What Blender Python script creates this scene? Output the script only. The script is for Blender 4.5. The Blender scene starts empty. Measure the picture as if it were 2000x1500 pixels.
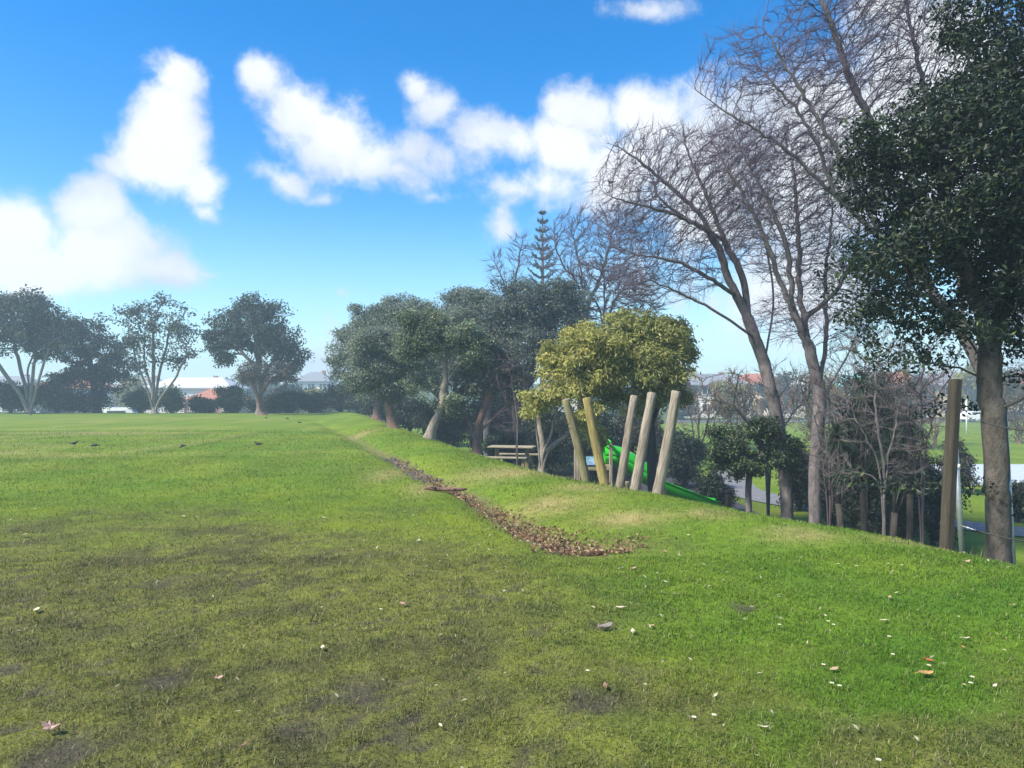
import bpy, math, random
import numpy as np
from mathutils import Vector
SC = bpy.context.scene
COL = SC.collection
R = math.radians
FPX = 1428.0                     # focal length in pixels of the 2000x1500 photograph
CAMZ = 1.6
PITCH = math.atan(20/FPX)

# ------------------------------------------------------------------ camera
cam = bpy.data.cameras.new('camera'); camo = bpy.data.objects.new('camera', cam); COL.objects.link(camo)
cam.sensor_width = 36; cam.lens = 36*FPX/2000; cam.clip_start = 0.05; cam.clip_end = 5000
camo.location = (0, 0, CAMZ); camo.rotation_euler = (R(90)+PITCH, 0, 0)
SC.camera = camo
SC.view_settings.view_transform = 'Standard'; SC.view_settings.look = 'None'
SC.view_settings.gamma = 1; SC.view_settings.use_curve_mapping = False
SC.view_settings.exposure = 1.2
SC.cycles.max_bounces = 6; SC.cycles.diffuse_bounces = 3; SC.cycles.glossy_bounces = 2; SC.cycles.transmission_bounces = 3; SC.cycles.volume_bounces = 1; SC.cycles.caustics_reflective = False; SC.cycles.caustics_refractive = False
SUN_AZ, SUN_EL = -118, 47         # degrees; azimuth clockwise from +Y (the view direction)

# ------------------------------------------------------------------ sky
def Q(u, v, d):
    """photo pixel (u, v) at distance d along +Y"""
    cx = (u-1000)/FPX; cy = (750-v)/FPX
    y = math.cos(PITCH)-cy*math.sin(PITCH); z = math.sin(PITCH)+cy*math.cos(PITCH)
    return np.array([cx/y*d, d, CAMZ+z/y*d])
def azel(u, v):
    p = Q(u, v, 1.0); x, y, z = p[0], 1.0, p[2]-CAMZ
    return math.degrees(math.atan2(x, y)), math.degrees(math.atan2(z, math.hypot(x, y)))
world = bpy.data.worlds.new('World'); SC.world = world; world.use_nodes = True
world.cycles.sampling_method = 'MANUAL'; world.cycles.sample_map_resolution = 256
NT = world.node_tree; NT.nodes.clear()
def nd(t, typ, **kw):
    n = t.nodes.new(typ)
    for k, v in kw.items(): setattr(n, k, v)
    return n
def lk(t, a, b): t.links.new(a, b)
def mth(t, op, a, b=None, c=None, clamp=False):
    n = nd(t, 'ShaderNodeMath', operation=op, use_clamp=clamp)
    for i, x in enumerate((a, b, c)):
        if x is None: continue
        if isinstance(x, (int, float)): n.inputs[i].default_value = x
        else: lk(t, x, n.inputs[i])
    return n.outputs[0]
sky = nd(NT, 'ShaderNodeTexSky', sky_type='NISHITA', sun_disc=False)
sky.sun_elevation = R(SUN_EL); sky.sun_rotation = R(SUN_AZ)
sky.air_density = 1.0; sky.dust_density = 0.3; sky.ozone_density = 2.0; sky.altitude = 0
hs = nd(NT, 'ShaderNodeHueSaturation'); hs.inputs['Saturation'].default_value = 1.52; hs.inputs['Value'].default_value = 1.0
hs.inputs['Hue'].default_value = 0.503
lk(NT, sky.outputs[0], hs.inputs['Color'])
tc = nd(NT, 'ShaderNodeTexCoord')
sep = nd(NT, 'ShaderNodeSeparateXYZ'); lk(NT, tc.outputs['Generated'], sep.inputs[0])
az = mth(NT, 'MULTIPLY', mth(NT, 'ARCTAN2', sep.outputs[0], sep.outputs[1]), 180/math.pi)
el = mth(NT, 'MULTIPLY', mth(NT, 'ARCSINE', sep.outputs[2]), 180/math.pi)
def noise(scale, detail=8, rough=0.55, off=(0, 0, 0), dist=0.0):
    mp = nd(NT, 'ShaderNodeMapping'); mp.inputs['Location'].default_value = off
    lk(NT, tc.outputs['Generated'], mp.inputs['Vector'])
    n = nd(NT, 'ShaderNodeTexNoise'); n.inputs['Scale'].default_value = scale; n.inputs['Detail'].default_value = detail
    n.inputs['Roughness'].default_value = rough; n.inputs['Distortion'].default_value = dist
    lk(NT, mp.outputs[0], n.inputs['Vector']); return n.outputs['Fac']
n_edge = noise(12, 9, 0.66, dist=0.15)
nw = nd(NT, 'ShaderNodeTexNoise'); nw.inputs['Scale'].default_value = 5; nw.inputs['Detail'].default_value = 3; lk(NT, tc.outputs['Generated'], nw.inputs['Vector'])
def vm(op, a, b=None, c=None):
    n = nd(NT, 'ShaderNodeVectorMath', operation=op)
    for i, x in enumerate((a, b, c)):
        if x is None: continue
        if isinstance(x, tuple): n.inputs[i].default_value = x
        else: lk(NT, x, n.inputs[i])
    return n.outputs['Value'] if op == 'LENGTH' else n.outputs['Vector']
cb = nd(NT, 'ShaderNodeCombineXYZ'); lk(NT, az, cb.inputs[0]); lk(NT, el, cb.inputs[1])
wv = vm('MULTIPLY_ADD', vm('SUBTRACT', nw.outputs['Color'], (.5, .5, .5)), (5.0, 4.0, 0.0), cb.outputs[0])
# cumulus puffs: photo pixel, radii in pixels, tilt, weight; the pattern goes on round the whole horizon
PUFFS = [(345,145,62,64,0,1.1),(315,225,84,92,0,1.1),(300,310,105,85,0,1.1),(375,355,65,65,0,.9),(395,405,55,35,0,.7),(190,330,60,28,15,.55),
 (30,440,95,80,0,1),(155,405,85,70,0,1.1),(190,480,170,85,0,1.1),(310,515,120,45,5,1),(60,520,170,70,0,1.1),(400,525,60,18,0,.6),
 (510,165,50,55,0,1),(570,225,85,85,30,1.05),(650,285,120,85,25,1.1),(740,330,120,60,5,1),(560,360,90,28,20,.6),(640,395,60,22,0,.55),
 (860,225,75,65,0,.95),(940,265,95,65,5,.95),(820,310,75,55,0,.85),(810,190,40,35,0,.7),(850,385,60,20,0,.45),
 (1150,230,85,70,0,1.1),(1115,300,95,75,0,1.1),(1000,385,110,42,10,.75),(980,445,40,50,0,.75),(1265,225,110,80,0,1.1),
 (1390,330,170,170,0,1.2),(1600,330,230,220,0,1.2),(1560,560,260,150,0,1.0),(1800,250,220,300,0,1.2),(2050,450,240,300,0,1.1),
 (790,345,80,45,0,.9),(870,310,80,55,0,.8),(1010,290,60,60,0,.7),(1060,380,80,60,0,.85),(1200,330,120,110,0,1.0),(1290,5,110,28,0,.5),(650,560,30,18,30,.45),(620,690,60,90,0,.6),(500,640,160,40,0,.45),(1250,560,120,120,0,.5)]
dens = None
for (u, v, ru, rv, tilt, w) in PUFFS:
    a0, e0 = azel(u, v); ra = abs(azel(u+ru, v)[0]-azel(u-ru, v)[0])/2; re = abs(azel(u, v-rv)[1]-azel(u, v+rv)[1])/2
    dv = vm('WRAP', vm('SUBTRACT', wv, (a0, e0, 0)), (45, 200, 1), (-45, -200, -1))
    if tilt:
        vr = nd(NT, 'ShaderNodeVectorRotate', rotation_type='Z_AXIS'); lk(NT, dv, vr.inputs['Vector']); vr.inputs['Angle'].default_value = R(tilt); dv = vr.outputs[0]
    g = mth(NT, 'MULTIPLY_ADD', vm('LENGTH', vm('MULTIPLY', dv, (1/ra, 1/re, 0))), -w, 1.25*w)
    dens = g if dens is None else mth(NT, 'SMOOTH_MAX', dens, g, 0.25)
dens = mth(NT, 'MAXIMUM', dens, -1.0)
d2 = mth(NT, 'MULTIPLY_ADD', mth(NT, 'SUBTRACT', n_edge, 0.5), 2.1, dens)
mr = nd(NT, 'ShaderNodeMapRange', interpolation_type='SMOOTHSTEP'); lk(NT, d2, mr.inputs[0])
mr.inputs[1].default_value = 0.12; mr.inputs[2].default_value = 0.86; mr.inputs[3].default_value = 0; mr.inputs[4].default_value = 0.97
shade = nd(NT, 'ShaderNodeMapRange'); lk(NT, mth(NT, 'ADD', noise(7, 4, 0.55, (0.35, 0.1, -0.3)), mth(NT, 'MULTIPLY', dens, 0.18)), shade.inputs[0])
shade.inputs[1].default_value = 0.5; shade.inputs[2].default_value = 0.74
cc = nd(NT, 'ShaderNodeMix', data_type='RGBA'); lk(NT, shade.outputs[0], cc.inputs[0])
cc.inputs[6].default_value = (3.1, 3.4, 4.0, 1); cc.inputs[7].default_value = (4.5, 4.6, 4.7, 1)
# pale humid air close to the horizon
hz = nd(NT, 'ShaderNodeMapRange', interpolation_type='SMOOTHSTEP'); lk(NT, el, hz.inputs[0])
hz.inputs[1].default_value = 15.0; hz.inputs[2].default_value = -1.0; hz.inputs[3].default_value = 0; hz.inputs[4].default_value = 0.55
m0 = nd(NT, 'ShaderNodeMix', data_type='RGBA'); lk(NT, hz.outputs[0], m0.inputs[0]); lk(NT, hs.outputs[0], m0.inputs[6]); m0.inputs[7].default_value = (2.3, 4.3, 4.7, 1)
m1 = nd(NT, 'ShaderNodeMix', data_type='RGBA'); lk(NT, mr.outputs[0], m1.inputs[0]); lk(NT, m0.outputs[2], m1.inputs[6]); lk(NT, cc.outputs[2], m1.inputs[7])
bg = nd(NT, 'ShaderNodeBackground'); bg.inputs[1].default_value = 0.105; lk(NT, m1.outputs[2], bg.inputs[0])
lk(NT, bg.outputs[0], nd(NT, 'ShaderNodeOutputWorld').inputs[0])

# ------------------------------------------------------------------ sun (softened by thin cloud)
sl = bpy.data.lights.new('sun', 'SUN'); sl.energy = 3.7; sl.angle = R(9); sl.color = (1, 0.92, 0.78)
so = bpy.data.objects.new('sun', sl); COL.objects.link(so)
sd = Vector((math.sin(R(SUN_AZ))*math.cos(R(SUN_EL)), math.cos(R(SUN_AZ))*math.cos(R(SUN_EL)), math.sin(R(SUN_EL))))
so.rotation_euler = sd.to_track_quat('Z', 'Y').to_euler(); so.location = sd*50

# ------------------------------------------------------------------ noise and terrain in numpy
_g = np.random.RandomState(5).rand(256, 256)
def vn(x, y, s=0):
    x = np.asarray(x, float)+s*17.3; y = np.asarray(y, float)+s*9.7
    xi = np.floor(x).astype(int); yi = np.floor(y).astype(int); fx = x-xi; fy = y-yi
    fx = fx*fx*(3-2*fx); fy = fy*fy*(3-2*fy)
    a = _g[xi & 255, yi & 255]; b = _g[(xi+1) & 255, yi & 255]; c = _g[xi & 255, (yi+1) & 255]; d = _g[(xi+1) & 255, (yi+1) & 255]
    return (a*(1-fx)+b*fx)*(1-fy)+(c*(1-fx)+d*fx)*fy
def fbm(x, y, s=0, o=4):
    t = 0; a = 0.5; n = 0
    for k in range(o): t = t+a*vn(np.asarray(x)*2**k, np.asarray(y)*2**k, s+k*3); n += a; a *= 0.55
    return t/n
def sm(a, b, x): t = np.clip((np.asarray(x, float)-a)/(b-a), 0, 1); return t*t*(3-2*t)
def sdist(x, y): return (x-0.7)*0.947+(y-7.6)*0.322      # signed distance right of the ditch line
def sil(y): return np.interp(y, [0, 8, 9.3, 11.7, 13.5, 19, 25, 57, 70], [3.9, 3.9, 3.5, 3.1, 2.6, 2.5, 2.7, 4.6, 5.5])
def ground_z(x, y):
    x = np.asarray(x, float); y = np.asarray(y, float)
    s = sdist(x, y); sp = s-sil(y)
    wob = 0.25*(vn(y*0.5, y*0+3)-0.5)
    ditch = -0.13*np.exp(-((s+wob)/0.36)**2)*sm(6.6, 8.6, y)*sm(62, 45, y)
    bank = 0.14*np.exp(-((sp+1.3)/1.0)**2)*sm(3, 9, y)
    low = 1.9*sm(-1.0, 5.2, sp)
    back = 2.2*sm(62.5, 76, y)
    z = ditch+bank-np.maximum(low, back)+0.05*(fbm(x*0.25, y*0.25, 2)-0.5)+0.035*(fbm(x*1.1, y*1.1, 4)-0.5)*sm(60, 20, y)
    return z+8*sm(105, 300, y)
def gz(x, y): return float(ground_z(x, y))

G = np.array
def mixc(a, b, t): return a*(1-t[..., None])+b*t[..., None]
def masks(x, y):
    n1 = fbm(x*0.8, y*0.8, 11); n2 = fbm(x*2.5, y*2.5, 12); n3 = fbm(x*7, y*7, 13, 3)
    wear = sm(11.6, 6.8, y+(n1-0.5)*5.5+(n2-.5)*2.5)*sm(1.5, -0.9, x+(n1-.5)*2+0.12*(y-6))+0.75*sm(4.9, 3.4, y+(n1-.5)*1.5)*sm(.42, .6, n1+.04)
    wear = np.clip(wear, 0, 1)
    n4 = fbm(x*22, y*22, 14, 2); mud = sm(.475, .60, n2*.34+n1*.2+n3*.26+n4*.2+0.10*np.exp(-(((x+.65)/.55)**2+((y-3.6)/.5)**2))-.06)*wear
    for (u, v, r) in ((1180, 1222, .16), (1440, 1190, .2), (1150, 1370, .3), (330, 1325, .25), (600, 1430, .3), (120, 1470, .35), (720, 1340, .33)):
        p = ((1000-u)/-FPX, 0); d = CAMZ*FPX/(v-770.); px = (u-1000)/FPX*d
        mud = np.maximum(mud, sm(.35, .75, np.exp(-(((x-px)/r)**2+((y-d)/r)**2))*(.1+1.0*n3+.6*n4)*.8))
    s = sdist(x, y)
    wob = 0.25*(vn(y*0.5, y*0+3)-0.5)
    lit = np.exp(-((s+wob)/(.20+.12*sm(11, 8, y)))**4)*sm(6.9, 7.8, y)*sm(40, 17, y)*(0.55+.8*n3)
    lit = np.clip(np.maximum(lit, .7*np.exp(-(((x-1.25)/.55)**2+((y-7.75)/.45)**2))*n3*1.6), 0, 1)
    dry = 0
    for (u, v, rx, ry) in ((1545, 1060, .34, .3), (1385, 1022, .32, .35), (1160, 968, .6, .5), (1800, 1072, .6, .25), (760, 925, .35, 1.3), (830, 950, .3, 1.0),
                           (1230, 1020, .6, .5), (990, 935, 1.1, .9), (700, 850, .5, 2.), (20, 853, .35, .5), (1560, 1065, .4, .3), (1080, 990, .7, .7)):
        d = CAMZ*FPX/(v-770.); px = (u-1000)/FPX*d
        dry = np.maximum(dry, np.exp(-(((x-px)/rx)**2+((y-d)/ry)**2))*(.25+1.1*n2))
    far = sm(13, 22, y)*sm(1.0, -2, s)
    st = sm(.55, .72, fbm(x*.9+.3*y*.02, y*.12, 21, 3))*.55+sm(.55, .7, fbm(x*.10, y*.55, 22, 3))*.65
    dry = np.clip(dry+far*st*.6*sm(62, 40, y), 0, 1)
    return wear, mud, lit, dry, n1, n2, n3
def tint(x, y):
    wear, mud, lit, dry, n1, n2, n3 = masks(x, y)
    c = mixc(G([.105, .180, .016]), G([.190, .238, .024]), np.clip((n1-.3)*1.6+(n2-.5)*.6, 0, 1))
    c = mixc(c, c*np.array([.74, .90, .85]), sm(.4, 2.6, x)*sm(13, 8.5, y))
    stripe = 0.5+0.5*np.sin((x*1.0+y*.03)*2*math.pi/2.2)
    c = c*(1+.16*(stripe-.5)*sm(9, 16, y))[..., None]
    c = mixc(c, mixc(G([.085, .074, .034]), G([.185, .188, .038]), np.clip((n2-.3)*2.2+(n3-.5)*1.2, 0, 1)), wear*.85)
    c = mixc(c, G([.36, .285, .125]), dry*.75)
    c = mixc(c, G([.068, .058, .045]), mud*.9)
    c = mixc(c, G([.17, .125, .075]), lit*.65)
    low = sm(.5, 3.0, sdist(x, y)-sil(y))*sm(46, 30, y)*sm(9.5, 4.0, x)     # dark brown ground tone under the grove
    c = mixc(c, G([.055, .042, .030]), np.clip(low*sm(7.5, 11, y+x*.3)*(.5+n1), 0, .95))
    hill = sm(95, 120, y); c = mixc(c, G([.05, .075, .03]), hill*.8)
    return c, mud, lit, dry, wear

# ------------------------------------------------------------------ mesh helpers
def np_mesh(name, V, F, mat, parent=None, col=None, smooth=False, uvn=None):
    V = np.asarray(V, np.float32); F = np.asarray(F, np.int32); n, k = F.shape
    me = bpy.data.meshes.new(name)
    me.vertices.add(len(V)); me.vertices.foreach_set('co', V.ravel())
    me.loops.add(n*k); me.loops.foreach_set('vertex_index', F.ravel())
    me.polygons.add(n); me.polygons.foreach_set('loop_start', np.arange(0, n*k, k, dtype=np.int32))
    me.polygons.foreach_set('use_smooth', np.full(n, smooth))
    if col is not None:
        a = me.color_attributes.new('tint', 'FLOAT_COLOR', 'POINT')
        cc_ = np.ones((len(V), 4), np.float32); cc_[:, :3] = col; a.data.foreach_set('color', cc_.ravel())
    me.update(calc_edges=True); me.validate()
    if mat: me.materials.append(mat)
    o = bpy.data.objects.new(name, me); COL.objects.link(o)
    if parent is not None:
        o.parent = parent
    return o
def py_mesh(name, V, F, mat, parent=None, smooth=False):
    me = bpy.data.meshes.new(name); me.from_pydata([tuple(map(float, v)) for v in V], [], F); me.materials.append(mat)
    if smooth: me.polygons.foreach_set('use_smooth', [True]*len(me.polygons))
    me.update(); o = bpy.data.objects.new(name, me); COL.objects.link(o)
    if parent is not None: o.parent = parent
    return o
def tag(o, label=None, cat=None, group=None, kind=None):
    for k, v in (('label', label), ('category', cat), ('group', group), ('kind', kind)):
        if v: o[k] = v
    return o
def thing(name, label, cat, loc=(0, 0, 0), rz=0, group=None):
    o = bpy.data.objects.new(name, None); COL.objects.link(o); o.location = tuple(map(float, loc)); o.rotation_euler = (0, 0, rz)
    o.empty_display_size = .2
    return tag(o, label, cat, group)
class MB:
    def __init__(s): s.V = []; s.F = []
    def add(s, V, F):
        n = len(s.V); s.V += [tuple(map(float, v)) for v in V]; s.F += [[i+n for i in f] for f in F]; return s
    def box(s, c, size, rot=None, bev=0.0):
        x, y, z = [a/2 for a in size]; b = min(bev, x*.9, y*.9, z*.9)
        if b <= 0:
            V = [(i*x, j*y, k*z) for i in (-1, 1) for j in (-1, 1) for k in (-1, 1)]
            F = [[0, 1, 3, 2], [4, 6, 7, 5], [0, 4, 5, 1], [2, 3, 7, 6], [0, 2, 6, 4], [1, 5, 7, 3]]
        else:
            V = []
            for zz, ins in ((-z, b), (-z+b, 0), (z-b, 0), (z, b)):
                for (px, py) in ((x-ins, y-b-ins), (x-b-ins, y-ins), (-x+b+ins, y-ins), (-x+ins, y-b-ins), (-x+ins, -y+b+ins), (-x+b+ins, -y+ins), (x-b-ins, -y+ins), (x-ins, -y+b+ins)):
                    V.append((px, py, zz))
            F = [list(range(7, -1, -1)), list(range(24, 32))]
            for l in range(3):
                for i in range(8): F.append([l*8+i, l*8+(i+1) % 8, l*8+8+(i+1) % 8, l*8+8+i])
        if rot is not None: V = [tuple(rot @ Vector(v)) for v in V]
        return s.add([(v[0]+c[0], v[1]+c[1], v[2]+c[2]) for v in V], F)
    def tube(s, pts, rad, n=8, cap=True, jit=0, rng=None):
        P = [Vector(tuple(map(float, p))) for p in pts]; rad = rad if hasattr(rad, '__len__') else [rad]*len(P)
        V = []; F = []; ref = Vector((.31, .42, .85))
        for i, p in enumerate(P):
            t = (P[min(i+1, len(P)-1)]-P[max(i-1, 0)]).normalized()
            if abs(t.dot(ref.normalized())) > .97: ref = Vector((1, .1, 0))
            a = t.cross(ref).normalized(); b = t.cross(a)
            for k in range(n):
                an = 2*math.pi*k/n; r = rad[i]*(1+(rng.uniform(-jit, jit) if rng else 0))
                V.append(p+a*(math.cos(an)*r)+b*(math.sin(an)*r))
        for i in range(len(P)-1):
            for k in range(n): F.append([i*n+k, i*n+(k+1) % n, (i+1)*n+(k+1) % n, (i+1)*n+k])
        if cap: F.append(list(range(n-1, -1, -1))); F.append([(len(P)-1)*n+k for k in range(n)])
        return s.add(V, F)
    def build(s, name, mat, parent=None, smooth=False): return py_mesh(name, s.V, s.F, mat, parent, smooth)

# ------------------------------------------------------------------ materials
def mat_new(name):
    m = bpy.data.materials.new(name); m.use_nodes = True; t = m.node_tree; return m, t, t.nodes['Principled BSDF']
def M_plain(name, col, rough=.7, var=.15, scale=8, metal=0, bump=0, bscale=30, stretch=(1, 1, 1), col2=None, spec=.5):
    m, t, b = mat_new(name); tcn = nd(t, 'ShaderNodeTexCoord'); mp = nd(t, 'ShaderNodeMapping'); mp.inputs['Scale'].default_value = stretch
    lk(t, tcn.outputs['Object'], mp.inputs[0])
    n = nd(t, 'ShaderNodeTexNoise'); n.inputs['Scale'].default_value = scale; n.inputs['Detail'].default_value = 6; n.inputs['Roughness'].default_value = .65
    lk(t, mp.outputs[0], n.inputs['Vector'])
    mx = nd(t, 'ShaderNodeMix', data_type='RGBA'); mrn = nd(t, 'ShaderNodeMapRange'); lk(t, n.outputs['Fac'], mrn.inputs[0]); mrn.inputs[1].default_value = .36; mrn.inputs[2].default_value = .64
    lk(t, mrn.outputs[0], mx.inputs[0])
    c2 = col2 or tuple(min(1, c*(1+var)) for c in col); c1 = tuple(c*(1-var) for c in col) if not col2 else col
    mx.inputs[6].default_value = (*c1, 1); mx.inputs[7].default_value = (*c2, 1)
    lk(t, mx.outputs[2], b.inputs['Base Color']); b.inputs['Roughness'].default_value = rough; b.inputs['Metallic'].default_value = metal
    b.inputs['Specular IOR Level'].default_value = spec
    if bump:
        n2 = nd(t, 'ShaderNodeTexNoise'); n2.inputs['Scale'].default_value = bscale; n2.inputs['Detail'].default_value = 8; n2.inputs['Roughness'].default_value = .7; lk(t, mp.outputs[0], n2.inputs['Vector'])
        bp = nd(t, 'ShaderNodeBump'); bp.inputs['Strength'].default_value = bump; bp.inputs['Distance'].default_value = .035
        lk(t, n2.outputs['Fac'], bp.inputs['Height']); lk(t, bp.outputs[0], b.inputs['Normal'])
    return m
def M_leaf(name, rough=.5, trans=.3, spec=.4):
    m, t, b = mat_new(name); at = nd(t, 'ShaderNodeAttribute', attribute_name='tint')
    lk(t, at.outputs['Color'], b.inputs['Base Color']); b.inputs['Roughness'].default_value = rough; b.inputs['Specular IOR Level'].default_value = spec
    tr = nd(t, 'ShaderNodeBsdfTranslucent'); g = nd(t, 'ShaderNodeGamma'); g.inputs[1].default_value = .92; lk(t, at.outputs['Color'], g.inputs[0]); lk(t, g.outputs[0], tr.inputs[0])
    ms = nd(t, 'ShaderNodeMixShader'); ms.inputs[0].default_value = trans
    lk(t, b.outputs[0], ms.inputs[1]); lk(t, tr.outputs[0], ms.inputs[2]); lk(t, ms.outputs[0], t.nodes['Material Output'].inputs[0])
    return m
def M_ground():
    m, t, b = mat_new('lawn'); at = nd(t, 'ShaderNodeAttribute', attribute_name='tint'); tcn = nd(t, 'ShaderNodeTexCoord')
    def nz(sc, det=4, ro=.6):
        n = nd(t, 'ShaderNodeTexNoise'); n.inputs['Scale'].default_value = sc; n.inputs['Detail'].default_value = det; n.inputs['Roughness'].default_value = ro
        lk(t, tcn.outputs['Object'], n.inputs['Vector']); return n.outputs['Fac']
    f = mth(t, 'ADD', mth(t, 'MULTIPLY', nz(60, 3), .7), mth(t, 'MULTIPLY', nz(9, 5), .8))
    mrn = nd(t, 'ShaderNodeMapRange'); lk(t, f, mrn.inputs[0]); mrn.inputs[1].default_value = .45; mrn.inputs[2].default_value = 1.05; mrn.inputs[3].default_value = .62; mrn.inputs[4].default_value = 1.35
    mx = nd(t, 'ShaderNodeMix', data_type='RGBA', blend_type='MULTIPLY'); mx.inputs[0].default_value = 1
    lk(t, at.outputs['Color'], mx.inputs[6]); lk(t, mrn.outputs[0], mx.inputs[7]); lk(t, mx.outputs[2], b.inputs['Base Color'])
    b.inputs['Roughness'].default_value = .95; b.inputs['Specular IOR Level'].default_value = .1
    bp = nd(t, 'ShaderNodeBump'); bp.inputs['Strength'].default_value = .8; bp.inputs['Distance'].default_value = .025
    lk(t, mth(t, 'ADD', nz(45, 4), nz(12, 3)), bp.inputs['Height']); lk(t, bp.outputs[0], b.inputs['Normal'])
    return m
m_ground = M_ground(); m_blade = M_leaf('grass_blade', .6, .35, .25); m_leaf = M_leaf('leaf', .5, .38, .4); m_gloss = M_leaf('glossy_leaf', .5, .15, .35)
m_litter = M_leaf('dry_leaf', .8, .15, .2)
bark_grey = M_plain('bark_grey', (.15, .13, .128), .9, .4, 14, bump=.8, bscale=22, stretch=(1, 1, .35))
bark_pale = M_plain('bark_pale', (.21, .18, .145), .9, .35, 12, bump=.7, bscale=24, stretch=(1, 1, .35))
bark_dark = M_plain('bark_dark', (.045, .037, .032), .95, .4, 12, bump=.9, bscale=20, stretch=(1, 1, .4))
bark_twig = M_plain('bark_twig', (.065, .048, .055), .85, .3, 5)
bark_purple = M_plain('bark_purple_twig', (.080, .058, .088), .85, .3, 3)
bark_brown = M_plain('bark_brown', (.17, .10, .075), .95, .35, 10, bump=.8, bscale=20, stretch=(1, 1, .4))
bark_mottled = M_plain('bark_mottled', (.055, .045, .036), .95, .3, 9, bump=1., bscale=26, stretch=(1, 1, .5), col2=(.14, .122, .10))

# ------------------------------------------------------------------ ground
def axis(*segs):
    out = [np.arange(a, b, st) for a, b, st in segs]; return np.concatenate(out+[[segs[-1][1]]])
gx = axis((-500, -100, 50), (-100, -40, 3), (-40, -12, .7), (-12, -4, .16), (-4, 6, .075), (6, 16, .25), (16, 50, 1.2), (50, 500, 50))
gy = axis((-40, 1.5, 1.2), (1.5, 12, .07), (12, 22, .13), (22, 45, .3), (45, 110, 1.2), (110, 300, 8), (300, 450, 30))
XX, YY = np.meshgrid(gx, gy, indexing='ij'); ZZ = ground_z(XX, YY)
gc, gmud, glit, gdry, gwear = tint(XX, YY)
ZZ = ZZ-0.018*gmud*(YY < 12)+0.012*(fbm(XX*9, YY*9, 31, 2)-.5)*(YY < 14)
nx, ny = len(gx), len(gy); I = np.arange(nx*ny).reshape(nx, ny)
GF = np.stack([I[:-1, :-1], I[1:, :-1], I[1:, 1:], I[:-1, 1:]], -1).reshape(-1, 4)
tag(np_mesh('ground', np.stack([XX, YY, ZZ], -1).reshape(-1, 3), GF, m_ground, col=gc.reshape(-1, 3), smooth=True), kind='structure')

def ribbon(name, pts, w, mat, lift=.02, kind='structure', thick=.0):
    P = np.array(pts, float); t = np.linspace(0, 1, 60); tt = np.linspace(0, 1, len(P))
    C = np.stack([np.interp(t, tt, P[:, 0]), np.interp(t, tt, P[:, 1])], 1)
    k = np.ones(9)/9; C = np.stack([np.convolve(np.pad(C[:, i], 4, mode='edge'), k, 'valid') for i in (0, 1)], 1)
    T = np.gradient(C, axis=0); T /= np.linalg.norm(T, axis=1)[:, None]; N = np.stack([-T[:, 1], T[:, 0]], 1)
    off = np.linspace(-w/2, w/2, 7); V = (C[:, None]+N[:, None]*off[None, :, None]).reshape(-1, 2)
    V = np.column_stack([V, ground_z(V[:, 0], V[:, 1])+lift]); J = np.arange(60*7).reshape(60, 7)
    F = np.stack([J[:-1, :-1], J[:-1, 1:], J[1:, 1:], J[1:, :-1]], -1).reshape(-1, 4)
    return tag(np_mesh(name, V, F, mat, smooth=True), kind=kind)
m_path = M_plain('asphalt_path', (.16, .16, .17), .95, .2, 6, bump=.4, bscale=90)
m_court = M_plain('pale_court', (.40, .46, .50), .9, .08, 1.2, bump=.2, bscale=60)
m_rubber = M_plain('rubber_mat', (.035, .035, .045), .9, .3, 20, bump=.5, bscale=120)
m_road = M_plain('asphalt_road', (.10, .10, .105), .9, .2, 3)
ribbon('path', [(14, 44), (10, 34), (8.3, 28), (8.2, 25.2), (9.3, 22.6), (12.5, 18.6), (18, 15), (30, 12)], 1.6, m_path, .03)
ribbon('road', [(-120, 104), (-40, 100), (30, 101), (120, 106)], 7, m_road, .05)
mb = MB(); X0, X1, Y0, Y1 = 12.5, 40, 28, 35
for (a, b, c, d) in ((X0, X1, Y0, Y1),):
    zc = gz(20, 32)+.10; mb.box(((a+b)/2, (c+d)/2, zc-.2), (b-a, d-c, .5), bev=.03)
court = mb.build('concrete_court', m_court); tag(court, kind='structure')

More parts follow.
